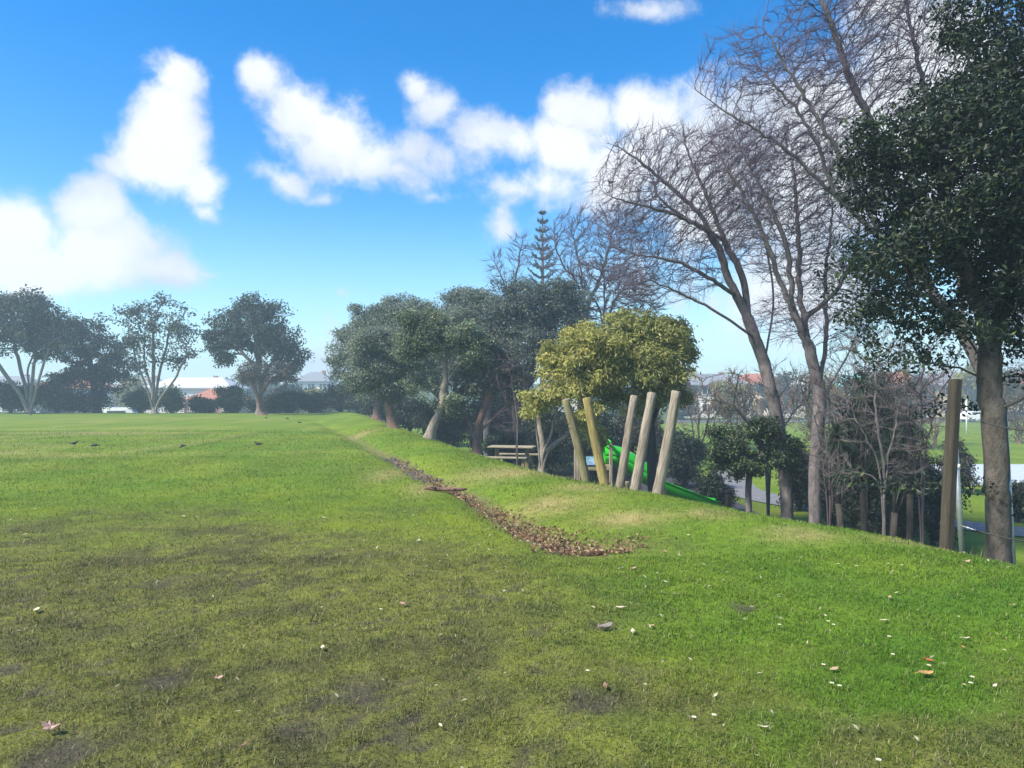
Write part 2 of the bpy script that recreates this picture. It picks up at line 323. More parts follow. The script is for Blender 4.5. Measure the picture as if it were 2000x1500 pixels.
# ------------------------------------------------------------------ branching skeletons
def resample(P, D):
    P = np.asarray(P, float)
    if len(P) > 2:                                   # Catmull-Rom through the drawn points
        Pp = np.vstack([2*P[0]-P[1], P, 2*P[-1]-P[-2]]); out = []
        for i in range(1, len(Pp)-2):
            t = np.linspace(0, 1, 12, endpoint=False)[:, None]; a, b, c, d = Pp[i-1:i+3]
            out.append(.5*(2*b+(c-a)*t+(2*a-5*b+4*c-d)*t*t+(3*b-a-3*c+d)*t**3))
        P = np.vstack(out+[P[-1:]])
    L = np.concatenate([[0], np.cumsum(np.linalg.norm(np.diff(P, axis=0), axis=1))]); n = max(2, int(round(L[-1]/D))+1)
    t = np.linspace(0, L[-1], n); return np.stack([np.interp(t, L, P[:, i]) for i in range(3)], 1)
def skeleton(limbs, A, D, rng, dk=None, di=None, maxit=140, trop=(0, 0, .08), jit=.18):
    """space colonisation from drawn limbs into the attractor cloud A"""
    N = 60000; pos = np.zeros((N, 3)); par = np.full(N, -1); n = 0
    for i, L in enumerate(limbs):
        P = resample(L, D)
        P[1:-1] += rng.normal(0, .07*D, (len(P)-2, 3))
        if n == 0: pos[0] = P[0]; n = 1; prev = 0
        else: prev = int(np.argmin(((pos[:n]-P[0])**2).sum(1)))
        for p in P[1:]:
            pos[n] = p; par[n] = prev; prev = n; n += 1
    dk = dk or 1.9*D; di = di or 1e9; A = np.asarray(A); kids = np.zeros(N, int)
    def near(a, b):
        return ((a[:, None]-b[None])**2).sum(-1)
    nd_ = np.full(len(A), 1e18); ni = np.zeros(len(A), int)
    for s in range(0, n, 400):
        d = near(A, pos[s:s+400][:max(0, min(400, n-s))]); k = d.argmin(1); dm = d[np.arange(len(A)), k]; b = dm < nd_; nd_[b] = dm[b]; ni[b] = k[b]+s
    keep = nd_ > dk*dk; A, nd_, ni = A[keep], nd_[keep], ni[keep]; trop = np.array(trop)
    for it in range(maxit):
        if len(A) == 0 or n > N-3000: break
        act = nd_ < di*di
        if not act.any(): break
        vec = (A-pos[ni]); vec /= np.linalg.norm(vec, axis=1)[:, None]+1e-9
        acc = np.zeros((n, 3)); np.add.at(acc, ni[act], vec[act]); g = np.unique(ni[act]); g = g[kids[g] < 4]
        if len(g) == 0: break
        v = acc[g]; v /= np.linalg.norm(v, axis=1)[:, None]+1e-9; v = v+trop+rng.normal(0, jit, v.shape); v /= np.linalg.norm(v, axis=1)[:, None]
        new = pos[g]+v*D; kids[g] += 1; m = len(new); pos[n:n+m] = new; par[n:n+m] = g
        d = near(A, new); k = d.argmin(1); dm = d[np.arange(len(A)), k]; b = dm < nd_; nd_[b] = dm[b]; ni[b] = k[b]+n; n += m
        keep = nd_ > dk*dk; A, nd_, ni = A[keep], nd_[keep], ni[keep]
    pos, par = pos[:n], par[:n]
    for _ in range(3):                               # take the zigzag out of the limbs
        cs = np.zeros((n, 3)); cn = np.zeros(n); ok = par >= 0; np.add.at(cs, par[ok], pos[ok]); np.add.at(cn, par[ok], 1)
        mvd = ok & (cn > 0); pos[mvd] = .5*pos[mvd]+.25*pos[par[mvd]]+.25*cs[mvd]/cn[mvd][:, None]
    tips = np.ones(n); tips[:] = 0; haskid = np.zeros(n, bool); haskid[par[par >= 0]] = True; cnt = np.where(haskid, 0, 1).astype(float)
    for i in range(n-1, 0, -1): cnt[par[i]] += cnt[i]
    return pos, par, cnt, ~haskid
def tubes(pos, par, rad, sel, sides):
    """swept tubes along chains; sel masks the nodes whose edge to the parent is drawn"""
    n = len(pos); best = np.full(n, -1); br = np.zeros(n)
    for i in range(1, n):
        p = par[i]
        if rad[i] > br[p]: br[p] = rad[i]; best[p] = i
    cp = []; cr = []; brk = []
    for i in range(1, n):
        if best[par[i]] == i and par[i] != 0 and sel[par[i]]: continue
        if not sel[i]: continue
        ch = [i]
        while best[ch[-1]] >= 0 and sel[best[ch[-1]]]: ch.append(best[ch[-1]])
        P = [pos[par[i]]]+[pos[j] for j in ch]; r0 = min(rad[par[i]], rad[i]*1.35) if par[i] != 0 else rad[0]
        cp += P; cr += [r0]+[rad[j] for j in ch]; brk += [True]*(len(P)-1)+[False]
    if not cp: return np.zeros((0, 3)), np.zeros((0, 4), int)
    P = np.array(cp); r = np.array(cr); con = np.array(brk); m = len(P)
    nxt = np.where(con, np.minimum(np.arange(m)+1, m-1), np.arange(m)); start = np.concatenate([[True], ~con[:-1]]); prv = np.where(start, np.arange(m), np.arange(m)-1)
    T = P[nxt]-P[prv]; T /= np.linalg.norm(T, axis=1)[:, None]+1e-9
    ref = np.tile([.91, .37, .17], (m, 1)); a = np.cross(T, ref); bad = np.linalg.norm(a, axis=1) < .15; a[bad] = np.cross(T[bad], [0, .3, 1]); a /= np.linalg.norm(a, axis=1)[:, None]; b = np.cross(T, a)
    an = np.arange(sides)*2*math.pi/sides
    V = P[:, None]+r[:, None, None]*(a[:, None]*np.cos(an)[None, :, None]+b[:, None]*np.sin(an)[None, :, None])
    i0 = np.where(con)[0]; k = np.arange(sides); k2 = (k+1) % sides
    F = np.stack([i0[:, None]*sides+k, i0[:, None]*sides+k2, (i0[:, None]+1)*sides+k2, (i0[:, None]+1)*sides+k], -1).reshape(-1, 4)
    return V.reshape(-1, 3), F
def unit(v): return v/(np.linalg.norm(v, axis=-1, keepdims=True)+1e-9)
def leaves(C, rng, L, W, out=None, up=.5, outw=.7, rnd=.8, fold=.25, droop=0):
    """two-triangle leaf blades at points C"""
    n = len(C); nrm = rng.normal(0, rnd, (n, 3))+np.array([0, 0, up])
    if out is not None: nrm = nrm+out*outw
    nrm = unit(nrm); a = unit(np.cross(nrm, rng.normal(0, 1, (n, 3)))); a[:, 2] -= droop; a = unit(a); b = unit(np.cross(nrm, a)); nrm = np.cross(a, b)
    s = rng.uniform(.7, 1.3, (n, 1)); l = L*s; w = W*s
    V = np.stack([C, C+a*l*.5+b*w*.5+nrm*w*fold, C+a*l, C+a*l*.5-b*w*.5+nrm*w*fold], 1).reshape(-1, 3)
    k = np.arange(n)[:, None]*4; F = np.concatenate([k+[0, 2, 1], k+[0, 3, 2]], 0); return V, F
def twigs(C, dirs, rng, L, r):
    n = len(C); d1 = unit(dirs*1.2+rng.normal(0, .42, (n, 3))+[0, 0, .22]); d2 = unit(d1+rng.normal(0, .2, (n, 3))+[0, 0, .12]); l = L*rng.uniform(.3, 1.5, (n, 1))
    a = unit(np.cross(d1, rng.normal(0, 1, (n, 3)))); b = np.cross(d1, a); P1 = C+d1*l*.5; P2 = P1+d2*l*.5; an = np.arange(3)*2*math.pi/3
    ring = lambda P, rr: P[:, None]+rr*(a[:, None]*np.cos(an)[None, :, None]+b[:, None]*np.sin(an)[None, :, None])
    V = np.concatenate([ring(C, r), ring(P1, r*.75), P2[:, None]], 1).reshape(-1, 3); k = np.arange(n)[:, None]*7; F = []
    for i in range(3):
        j = (i+1) % 3; F += [k+[i, j, 3+j], k+[i, 3+j, 3+i], k+[3+i, 3+j, 6]]
    return V, np.concatenate(F, 0)
def quads_to_tris(F): return np.concatenate([F[:, [0, 1, 2]], F[:, [0, 2, 3]]], 0)
def ell_points(ells, n, rng, shell=2.2):
    vol = np.array([np.prod(e[1])*(e[2] if len(e) > 2 else 1) for e in ells]); k = rng.multinomial(n, vol/vol.sum()); out = []
    for e, m in zip(ells, k):
        d = unit(rng.normal(0, 1, (m, 3))); r = rng.rand(m, 1)**(1/shell/1.0); out.append(e[0]+d*r*np.array(e[1]))
    return np.vstack(out)
def EL(u, v, d, ru, rv, rd=None, w=1):
    """ellipsoid of foliage: photo centre and radii in photo pixels at distance d"""
    k = d/FPX; return (Q(u, v, d), (ru*k, rd if rd else (ru+rv)/2*k, rv*k), w)
def tree(name, label, base, limbs, ells, natt, D, r_base, r_tip, bark, seed, leaf=None, twig=None, group=None, thick=.02, twig_bark=None, shell=2.2,
         trop=(0, 0, .08), cat='tree', sides=9, dk=None, jit=.18):
    rng = np.random.RandomState(seed); base = np.array([base[0], base[1], gz(*base)-.06])
    LL = [[base if isinstance(p, str) else np.array(p, float) for p in L] for L in limbs]      # 'B' stands for the base
    A = ell_points(ells, natt, rng, shell); zmin = ground_z(A[:, 0], A[:, 1])+.25; A = A[A[:, 2] > zmin]
    pos, par, cnt, tip = skeleton(LL, A, D, rng, trop=trop, dk=dk, jit=jit)
    p = math.log(r_base/r_tip)/math.log(max(2, cnt[0])); rad = r_tip*cnt**p
    rad[0] *= 1.35; fl = np.linalg.norm(pos-pos[0], axis=1); rad = rad*(1+.35*np.exp(-(fl/(r_base*2.2))**2))
    root = thing(name, label, cat, base+[0, 0, .06], group=group); off = np.array(root.location)
    big = rad >= thick
    V, F = tubes(pos, par, rad, big, sides)
    if len(F): np_mesh('trunk', V-off, F, bark, root, smooth=True)
    V2, F2 = tubes(pos, par, rad, ~big, 4); parts = [(V2, quads_to_tris(F2))]
    par_dir = unit(pos-pos[np.maximum(par, 0)])
    if twig:
        idx = np.where(cnt <= twig.get('cmax', 6))[0]; idx = np.repeat(idx, twig['k']); idx = idx[rng.rand(len(idx)) < twig.get('p', 1)]
        C = pos[idx]-par_dir[idx]*D*rng.rand(len(idx), 1); parts.append(twigs(C, par_dir[idx], rng, twig['L'], twig['r']))
    V = np.vstack([a for a, b in parts]); o = 0; FF = []
    for a, b in parts: FF.append(b+o); o += len(a)
    FF = np.vstack(FF)
    if leaf is None:
        if len(FF): np_mesh('crown', V-off, FF, twig_bark or bark, root, smooth=True)
    else:
        if len(FF): tag(np_mesh('twigs', V-off, FF, twig_bark or bark, root, smooth=True), kind='stuff')
        idx = np.where(cnt <= leaf.get('cmax', 3))[0]; cen = np.mean([e[0] for e in ells], 0)
        k = leaf['k']; clump = rng.normal(0, 1, len(idx)); rep = np.repeat(np.arange(len(idx)), k); sp = leaf['spread']
        cp = pos[idx]
        nf = leaf.get('fill', 0)
        if nf:
            vol = np.array([np.prod(e[1])**.75*(e[2] if len(e) > 2 else 1) for e in ells]); ex = []; bt = [rng.normal(0, .8, len(cp))]
            for e, m in zip(ells, rng.multinomial(int(nf*1.35), vol/vol.sum())):
                nb = max(4, m//9); er = np.array(e[1]); bd = unit(rng.normal(0, 1, (nb, 3))); bc = e[0]+bd*er*rng.uniform(.35, 1.0, (nb, 1)); br_ = rng.uniform(.22, .46, (nb, 1)); bi = rng.randint(0, nb, m)
                ex.append(bc[bi]+unit(rng.normal(0, 1, (m, 3)))*rng.rand(m, 1)**(1/2.4)*br_[bi]*er.mean()*np.array([1.15, 1.15, .62])); bt.append(rng.normal(0, .8, nb)[bi])
            cp = np.vstack([cp]+ex); clump = np.concatenate(bt)+.6*rng.normal(0, 1, len(cp)); rep = np.repeat(np.arange(len(cp)), k)
        dl = unit(rng.normal(0, 1, (len(rep), 3)))*rng.rand(len(rep), 1)**.45*1.6; C = cp[rep]+dl*sp*np.array([1, 1, .7]); ok = C[:, 2] > ground_z(C[:, 0], C[:, 1])+.08; C, rep, dl = C[ok], rep[ok], dl[ok]
        outv = unit(unit(dl)*1.0+unit(cp[rep]-cen)*.5)
        V, F = leaves(C, rng, leaf['L'], leaf['W'], outv, leaf.get('up', .5), leaf.get('outw', .8), leaf.get('rnd', .6), droop=leaf.get('droop', 0))
        c1, c2 = np.array(leaf['c1']), np.array(leaf['c2']); t = np.clip(.42+.28*clump[rep]+.22*rng.normal(0, 1, len(rep)), 0, 1)
        col = mixc(c1, c2, t)
        if 'c3' in leaf: col = np.where((rng.rand(len(rep)) < leaf.get('p3', .1))[:, None], np.array(leaf['c3'])*rng.uniform(.7, 1.2, (len(rep), 1)), col)
        np_mesh('crown', V-off, F, leaf.get('mat', m_leaf), root, col=np.repeat(col, 4, 0))
    tree.last = (pos, par, rad, tip)
    return root


def LB(d, *pts, b=True, dd=0):
    """a limb drawn through photo pixels; dd spreads its depth towards the end"""
    n = len(pts); return (['B'] if b else [])+[Q(u, v, d+dd*(i+1)/n) for i, (u, v) in enumerate(pts)]
def base_at(u, d): return (float(Q(u, 770, d)[0]), d)
POH = dict(k=16, spread=.38, L=.26, W=.13, c1=(.026, .040, .030), c2=(.115, .142, .098), cmax=4)
def pl(**kw): d = dict(POH); d.update(kw); return d

# ---- trees along the far edge of the field
d = 60
tree('spreading_tree', 'broad dark tree with many pale fanned stems at the left edge of the field', base_at(58, d),
     [LB(d, (40, 770), (12, 735), (-25, 680), dd=-1), LB(d, (52, 765), (40, 720), (28, 660), dd=1.5), LB(d, (62, 760), (66, 715), (62, 650)), LB(d, (70, 765), (84, 715), (100, 660), dd=-1), LB(d, (60, 770), (55, 720), (80, 660), dd=2)],
     [EL(40, 625, d, 85, 55), EL(-70, 640, d, 90, 70), EL(100, 660, d, 55, 45), EL(70, 595, d, 40, 28), EL(10, 590, d, 40, 25)], 1500, .42, .27, .028, bark_pale, 1, pl(fill=520, k=22), group='trees along the far edge of the field', thick=.05)
d = 66
tree('evergreen_tree', 'dense dark evergreen filling the gap right of the leftmost tree', base_at(190, d),
     [LB(d, (188, 760), (175, 700)), LB(d, (195, 765), (215, 710))], [EL(165, 675, d, 70, 55), EL(215, 715, d, 45, 60), EL(130, 645, d, 50, 35), EL(150, 740, d, 60, 35)], 900, .5, .4, .04, bark_dark, 2, pl(fill=300, k=26, c1=(.012, .02, .014), c2=(.045, .06, .04), spread=.36), group='trees along the far edge of the field', thick=.06)
d = 60
tree('vase_shaped_tree', 'pale stemmed vase shaped tree with thin crown, second from the left on field edge', base_at(302, d),
     [LB(d, (290, 765), (270, 715), (250, 660), dd=-1), LB(d, (300, 750), (300, 680), (306, 610)), LB(d, (306, 760), (318, 700), (330, 640), dd=1), LB(d, (312, 778), (345, 738), (370, 690), dd=-.5), LB(d, (296, 760), (284, 710), (285, 640), dd=1.5)],
     [EL(300, 625, d, 55, 45), EL(265, 655, d, 36, 50), EL(345, 655, d, 42, 55), EL(318, 590, d, 26, 22), EL(290, 700, d, 60, 30, w=.4), EL(355, 612, d, 24, 22), EL(262, 608, d, 26, 20)], 1100, .42, .24, .028, bark_pale, 3, pl(fill=150, k=11, cmax=3), group='trees along the far edge of the field', thick=.05)
tree('round_crowned_tree', 'tall round crowned dark tree, nearest the sky gap on the field edge', base_at(510, d),
     [LB(d, (506, 765), (500, 725), (470, 680), dd=-1), LB(d, (506, 765), (503, 700), (495, 620)), LB(d, (508, 760), (525, 715), (555, 670), dd=1)],
     [EL(490, 635, d, 80, 55), EL(550, 665, d, 46, 50), EL(435, 675, d, 38, 48), EL(495, 598, d, 45, 30), EL(570, 705, d, 25, 28)], 1500, .45, .34, .035, bark_grey, 4, pl(fill=480, k=18, c1=(.022, .038, .030), c2=(.09, .125, .085)), group='trees along the far edge of the field', thick=.05)
d = 56
tree('small_tree', 'small grey brown rounded tree below the round crowned tree', base_at(512, d),
     [LB(d, (505, 780), (498, 760), (480, 735), dd=-.5), LB(d, (508, 775), (520, 755), (545, 730)), LB(d, (516, 785), (530, 772), (542, 762))], [EL(515, 725, d, 58, 26), EL(480, 735, d, 32, 22), EL(555, 735, d, 30, 22)], 800, .3, .28, .02, bark_brown, 5,
     pl(fill=160, k=12, spread=.22, L=.2, W=.09, c1=(.05, .045, .035), c2=(.11, .105, .08)), group='trees along the far edge of the field', thick=.04)
HED = [(20, 62.6, 50, 745, 'dark green shrub at the foot of the leftmost tree', 0), (112, 62, 40, 740, 'mid green glossy shrub just right of the leftmost trunk', 1), (165, 63.4, 45, 765, 'dark low shrub beneath the dense evergreen', 0), (335, 63, 30, 752, 'bright green shrub behind the vase shaped tree', 2),
       (275, 63.5, 26, 762, 'green shrub left of the vase shaped trunk', 2), (452, 63, 32, 750, 'bright green leafy shrub left of the round crowned trunk', 2), (560, 62.5, 36, 758, 'green shrub right of the round crowned trunk', 1),
       (610, 63, 34, 770, 'brownish green shrub below the sky gap', 3), (665, 61, 34, 745, 'dark blue green shrub at the left end of the grove', 0), (400, 64, 34, 778, 'low dark shrub between the two middle trees', 0), (520, 66, 40, 775, 'dark shrub low behind the small grey brown tree', 0), (710, 60, 34, 770, 'dark shrub beneath the left end of the grove', 0)]
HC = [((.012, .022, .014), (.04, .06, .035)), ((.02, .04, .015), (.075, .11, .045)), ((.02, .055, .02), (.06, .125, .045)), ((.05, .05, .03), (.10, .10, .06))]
for i, (u, d, ru, vt, lab, c) in enumerate(HED):
    b = base_at(u, d); vb = 770+(CAMZ-gz(*b))/d*FPX; vc = (vt+vb)/2
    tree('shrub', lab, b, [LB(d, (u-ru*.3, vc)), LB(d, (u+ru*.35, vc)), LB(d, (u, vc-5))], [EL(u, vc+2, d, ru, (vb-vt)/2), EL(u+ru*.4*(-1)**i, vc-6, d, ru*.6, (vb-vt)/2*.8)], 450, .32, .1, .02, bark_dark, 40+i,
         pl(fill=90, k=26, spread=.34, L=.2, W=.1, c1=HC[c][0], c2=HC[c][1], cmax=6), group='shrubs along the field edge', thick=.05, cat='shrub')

# ---- the grove right of the field
GR = 'grove of evergreen trees beside the bank'
GREY = dict(c1=(.066, .094, .072), c2=(.255, .305, .215), c3=(.38, .39, .29), p3=.12)
d = 47
tree('pohutukawa_tree', 'leftmost dense tree of the grove, bluish crown over the field end', base_at(735, d),
     [LB(d, (735, 775), (715, 730), (690, 690)), LB(d, (738, 775), (745, 720), (735, 670)), LB(d, (732, 780), (700, 760), (680, 740))],
     [EL(690, 690, d, 40, 60), EL(715, 640, d, 45, 45), EL(672, 665, d, 24, 35), EL(760, 620, d, 45, 35), EL(700, 755, d, 40, 25), EL(665, 720, d, 18, 30), EL(740, 700, d, 50, 50), EL(790, 600, d, 40, 26)], 1500, .33, .3, .02, bark_brown, 11, pl(fill=609, k=32, spread=.3, L=.15, W=.075, **GREY), group=GR, thick=.05)
d = 33
tree('pohutukawa_tree', 'grove tree with short brown trunk curving at the edge of the grass', base_at(768, d),
     [LB(d, (764, 815), (757, 790), (775, 765), (790, 740)), LB(d, (757, 790), (740, 765), (725, 735), b=False), LB(d, (757, 790), (760, 750), (755, 700), b=False)],
     [EL(735, 720, d, 50, 50), EL(770, 735, d, 40, 36), EL(730, 665, d, 50, 40), EL(790, 680, d, 45, 45), EL(765, 770, d, 35, 16), EL(700, 740, d, 30, 36), EL(820, 720, d, 30, 40)], 1500, .24, .2, .014, bark_brown, 12, pl(fill=609, k=32, spread=.23, L=.115, W=.056, **GREY), group=GR, thick=.035)
d = 26.5
tree('pohutukawa_tree', 'grove tree with pale leaning lichen trunk and forked bare limbs', base_at(838, d),
     [LB(d, (848, 828), (860, 800), (868, 760), (872, 745), (892, 720), (904, 690)), LB(d, (862, 796), (835, 783), (808, 760), (788, 748), b=False, dd=-.6), LB(d, (868, 755), (850, 735), (825, 700), (810, 680), b=False, dd=.6), LB(d, (872, 745), (868, 715), (885, 680), (870, 650), b=False), LB(d, (845, 765), (838, 735), (820, 710), b=False)],
     [EL(845, 655, d, 65, 32), EL(905, 655, d, 45, 30), EL(800, 680, d, 35, 28), EL(930, 690, d, 34, 40), EL(830, 630, d, 55, 28), EL(885, 790, d, 22, 30, w=.5)], 1500, .2, .17, .011, bark_pale, 13, pl(fill=551, k=32, spread=.2, L=.10, W=.05, c1=(.050, .080, .042), c2=(.22, .275, .15), c3=(.36, .38, .24), p3=.12), group=GR, thick=.025)
d = 40
tree('pohutukawa_tree', 'tall grey green tree filling the middle of the grove skyline', base_at(880, d),
     [LB(d, (875, 780), (850, 700), (830, 640)), LB(d, (885, 780), (900, 700), (905, 620)), LB(d, (870, 790), (800, 720), (770, 650)), LB(d, (890, 780), (940, 700), (950, 630))],
     [EL(820, 625, d, 70, 45), EL(905, 605, d, 60, 45), EL(755, 615, d, 50, 30), EL(860, 690, d, 90, 50), EL(950, 625, d, 50, 50), EL(780, 680, d, 60, 50), EL(915, 570, d, 26, 18)], 2200, .28, .3, .016, bark_grey, 14, pl(fill=1015, k=32, spread=.27, L=.135, W=.065, **GREY), group=GR, thick=.04)
d = 37
tree('pohutukawa_tree', 'grey green tree joining the middle and right crowns of the grove', base_at(950, d),
     [LB(d, (945, 780), (920, 700), (905, 640)), LB(d, (955, 780), (975, 690), (985, 620)), LB(d, (950, 780), (950, 690), (950, 610))],
     [EL(950, 610, d, 60, 45), EL(900, 650, d, 60, 60), EL(990, 640, d, 50, 60), EL(930, 720, d, 70, 50), EL(830, 740, d, 60, 40), EL(990, 740, d, 60, 50)], 1500, .28, .24, .016, bark_grey, 17, pl(fill=942, k=32, spread=.25, L=.13, W=.062, **GREY), group=GR, thick=.04)
d = 33
tree('pohutukawa_tree', 'dark blue green tree under the tiered pine at the right of the grove', base_at(1010, d),
     [LB(d, (1005, 790), (990, 700), (985, 620)), LB(d, (1015, 790), (1050, 700), (1070, 610)), LB(d, (1015, 780), (1090, 690), (1120, 620))],
     [EL(1100, 570, d, 40, 30), EL(1020, 570, d, 45, 28), EL(1000, 610, d, 62, 60), EL(955, 690, d, 50, 60), EL(1062, 590, d, 60, 45), EL(1120, 600, d, 42, 42), EL(1040, 670, d, 80, 50), EL(1100, 680, d, 60, 60)], 2000, .24, .28, .014, bark_dark, 15, pl(fill=1015, k=32, spread=.23, L=.115, W=.056, c1=(.040, .062, .054), c2=(.150, .190, .148), c3=(.32, .33, .26), p3=.10), group=GR, thick=.035)
d = 27
tree('pohutukawa_tree', 'shaded grove tree with reddish brown trunk left of the picnic table', base_at(930, d),
     [LB(d, (925, 845), (905, 800), (885, 750)), LB(d, (932, 840), (950, 790), (970, 730)), LB(d, (935, 845), (965, 815), (1000, 780))],
     [EL(960, 730, d, 50, 45), EL(1000, 710, d, 40, 40), EL(905, 755, d, 36, 40), EL(940, 690, d, 45, 35), EL(1010, 770, d, 40, 30, w=.5)], 1300, .22, .2, .012, bark_brown, 16, pl(fill=260, k=12, spread=.15, L=.13, W=.065, c1=(.05, .062, .045), c2=(.16, .18, .12)), group=GR, thick=.03)
for i, (u, d, ru, vt, lab, c) in enumerate([(800, 43, 50, 775, 'dark fill shrub added behind the grove edge trunks', 0), (870, 38, 50, 770, 'dark fill shrub added behind the pale leaning trunk', 0), (985, 29, 40, 836, 'low green shrub in shade behind the picnic table', 1), (1075, 32, 60, 770, 'dark shrub in shade behind the yellow green tree', 0),  # dark shrubs deep in the grove are added fill that closes sky-lit gaps
        (940, 44, 60, 760, 'dark fill shrub added deep in the middle of the grove', 0), (1160, 30, 60, 780, 'dark shrub in shade behind the slide platform', 0), (1250, 31, 60, 785, 'dark brown shrub behind the green slide', 3), (1335, 27, 40, 840, 'dark green shrub right of the slide', 0), (1395, 21.5, 26, 915, 'small dark shrub beside the black rubber mat', 0), (755, 52, 40, 770, 'dark shrub at the back of the grove near the field end', 0),
        (1030, 48, 60, 740, 'dark fill shrub added far back behind the picnic table', 0), (1672, 16.5, 40, 760, 'dark leafy shrub between the big bare trunk and the cabbage trees', 0), (1760, 16.0, 40, 790, 'dark leafy shrub behind the right hand cabbage trees', 0), (1700, 17.5, 38, 690, 'tall green leafy shrub standing above the cabbage trees', 1), (1620, 19, 30, 850, 'dark shrub behind the foot of the upright bare tree', 0), (1820, 17, 36, 880, 'dark low shrub behind the square post', 0), (1860, 26, 30, 860, 'olive shrub at the edge of the pale court', 3), (1560, 22, 36, 860, 'dark shrub right of the small green tree', 0), (1985, 20, 36, 930, 'brownish shrub right of the evergreen trunk', 3)]):
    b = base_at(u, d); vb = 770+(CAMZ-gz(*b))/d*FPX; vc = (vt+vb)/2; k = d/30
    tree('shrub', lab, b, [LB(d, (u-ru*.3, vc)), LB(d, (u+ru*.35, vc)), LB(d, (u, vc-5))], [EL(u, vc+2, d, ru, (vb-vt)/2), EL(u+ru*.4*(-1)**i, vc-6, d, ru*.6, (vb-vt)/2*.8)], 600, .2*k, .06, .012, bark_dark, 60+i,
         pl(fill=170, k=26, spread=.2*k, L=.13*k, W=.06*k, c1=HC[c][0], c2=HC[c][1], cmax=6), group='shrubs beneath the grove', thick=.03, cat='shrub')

# ---- yellow green trees behind the leaning logs
YEL = dict(fill=950, k=14, spread=.12, L=.115, W=.036, c1=(.20, .215, .050), c2=(.52, .50, .14), c3=(.60, .54, .22), p3=.12, cmax=4, droop=.5, up=.35)
d = 17
tree('yellow_leaved_tree', 'yellow green small leaved tree on several pale stems beside the picnic table', base_at(1056, d),
     [LB(d, (1052, 880), (1047, 835), (1046, 800)), LB(d, (1062, 880), (1077, 850), (1084, 812), (1100, 770)), LB(d, (1066, 888), (1088, 863), (1112, 848), (1132, 815), (1150, 770), dd=.3), LB(d, (1060, 870), (1055, 800), (1110, 730), dd=.8)],
     [EL(1185, 700, d+.4, 45, 50), EL(1130, 650, d+.5, 30, 20), EL(1050, 778, d, 30, 26), EL(1105, 715, d+.3, 45, 50), EL(1150, 680, d+.3, 50, 42), EL(1120, 760, d, 45, 22), EL(1170, 730, d+.3, 45, 45), EL(1085, 760, d, 26, 24), EL(1035, 800, d-.2, 16, 14), EL(1150, 800, d-.2, 26, 18), EL(1075, 690, d+.4, 22, 22), EL(1170, 850, d+.6, 20, 22)], 1900, .085, .11, .006, bark_pale, 21, dict(YEL), group='yellow green trees behind the logs', thick=.013)
d = 18
tree('yellow_leaved_tree', 'larger yellow green tree with rough dark trunk behind the green slide', base_at(1275, d),
     [LB(d, (1272, 880), (1268, 820), (1250, 750), (1230, 690)), LB(d, (1270, 840), (1290, 780), (1310, 700), b=False), LB(d, (1268, 820), (1210, 770), (1190, 700), b=False, dd=-.5), LB(d, (1272, 870), (1262, 800), (1270, 650), dd=.8)],
     [EL(1190, 690, d, 55, 60), EL(1250, 720, d-.3, 80, 45), EL(1215, 690, d, 60, 55), EL(1285, 690, d, 65, 60), EL(1325, 725, d, 34, 55), EL(1250, 635, d, 55, 32), EL(1200, 775, d-.4, 45, 22), EL(1275, 765, d-.3, 55, 24), EL(1310, 650, d+.3, 45, 38), EL(1350, 690, d+.5, 20, 34), EL(1235, 800, d-.3, 24, 16), EL(1340, 780, d, 22, 22), EL(1200, 620, d+.4, 26, 18)], 2600, .09, .13, .006, bark_dark, 22, dict(YEL, c1=(.16, .19, .05), c2=(.45, .46, .135), p3=.08), group='yellow green trees behind the logs', thick=.015)
d = 17.5
tree('small_leafy_tree', 'small round dark green tree with thin straight trunk beside the path', base_at(1463, d),
     [LB(d, (1462, 960), (1462, 920), (1440, 880)), LB(d, (1462, 925), (1490, 880), (1510, 860), b=False), LB(d, (1462, 930), (1520, 905), (1545, 915), b=False)],
     [EL(1425, 865, d, 45, 34), EL(1495, 845, d, 45, 30), EL(1530, 880, d, 38, 36), EL(1450, 905, d, 65, 26), EL(1540, 915, d, 26, 18), EL(1400, 905, d, 26, 22)], 1500, .085, .075, .006, bark_grey, 23,
     pl(fill=420, k=12, spread=.085, L=.085, W=.042, c1=(.014, .03, .012), c2=(.065, .10, .035), c3=(.15, .18, .09), p3=.06, mat=m_gloss), thick=.012)

# ---- bare deciduous trees
TWA = dict(k=3, L=.38, r=.0038, cmax=7)
d = 17.5
tree('bare_tree', 'leafless tree fanning far left over the yellow green trees', base_at(1540, d),
     [LB(d, (1530, 900), (1512, 790), (1492, 710), (1462, 625), (1432, 560), (1388, 455), (1352, 405), (1293, 351), (1235, 305), (1185, 279)),
      LB(d, (1462, 625), (1450, 540), (1415, 470), (1380, 380), (1345, 300), (1330, 240), b=False, dd=.9), LB(d, (1440, 580), (1379, 540), (1325, 512), (1257, 500), (1200, 480), b=False, dd=-.8), LB(d, (1475, 660), (1400, 610), (1316, 568), (1248, 540), b=False, dd=-.9),
      LB(d, (1388, 455), (1320, 420), (1250, 400), (1180, 380), b=False, dd=-.7), LB(d, (1492, 710), (1510, 600), (1500, 500), (1470, 400), b=False, dd=1.1), LB(d, (1505, 760), (1430, 730), (1370, 740), b=False, dd=-1), LB(d, (1415, 470), (1300, 400), (1270, 340), b=False, dd=.8)],
     [EL(1330, 400, d, 150, 150, 1.6), EL(1240, 400, d, 90, 120, 1.2), EL(1300, 540, d, 120, 60, 1.2), EL(1430, 370, d, 90, 140, 1.4), EL(1280, 310, d, 100, 70, 1.)], 11000, .125, .145, .0036, bark_grey, 31,
     twig=TWA, thick=.012, twig_bark=bark_purple, trop=(-.02, 0, .2), shell=1.7, dk=.17, jit=.05, group='leafless trees on the right')
bareA = tree.last
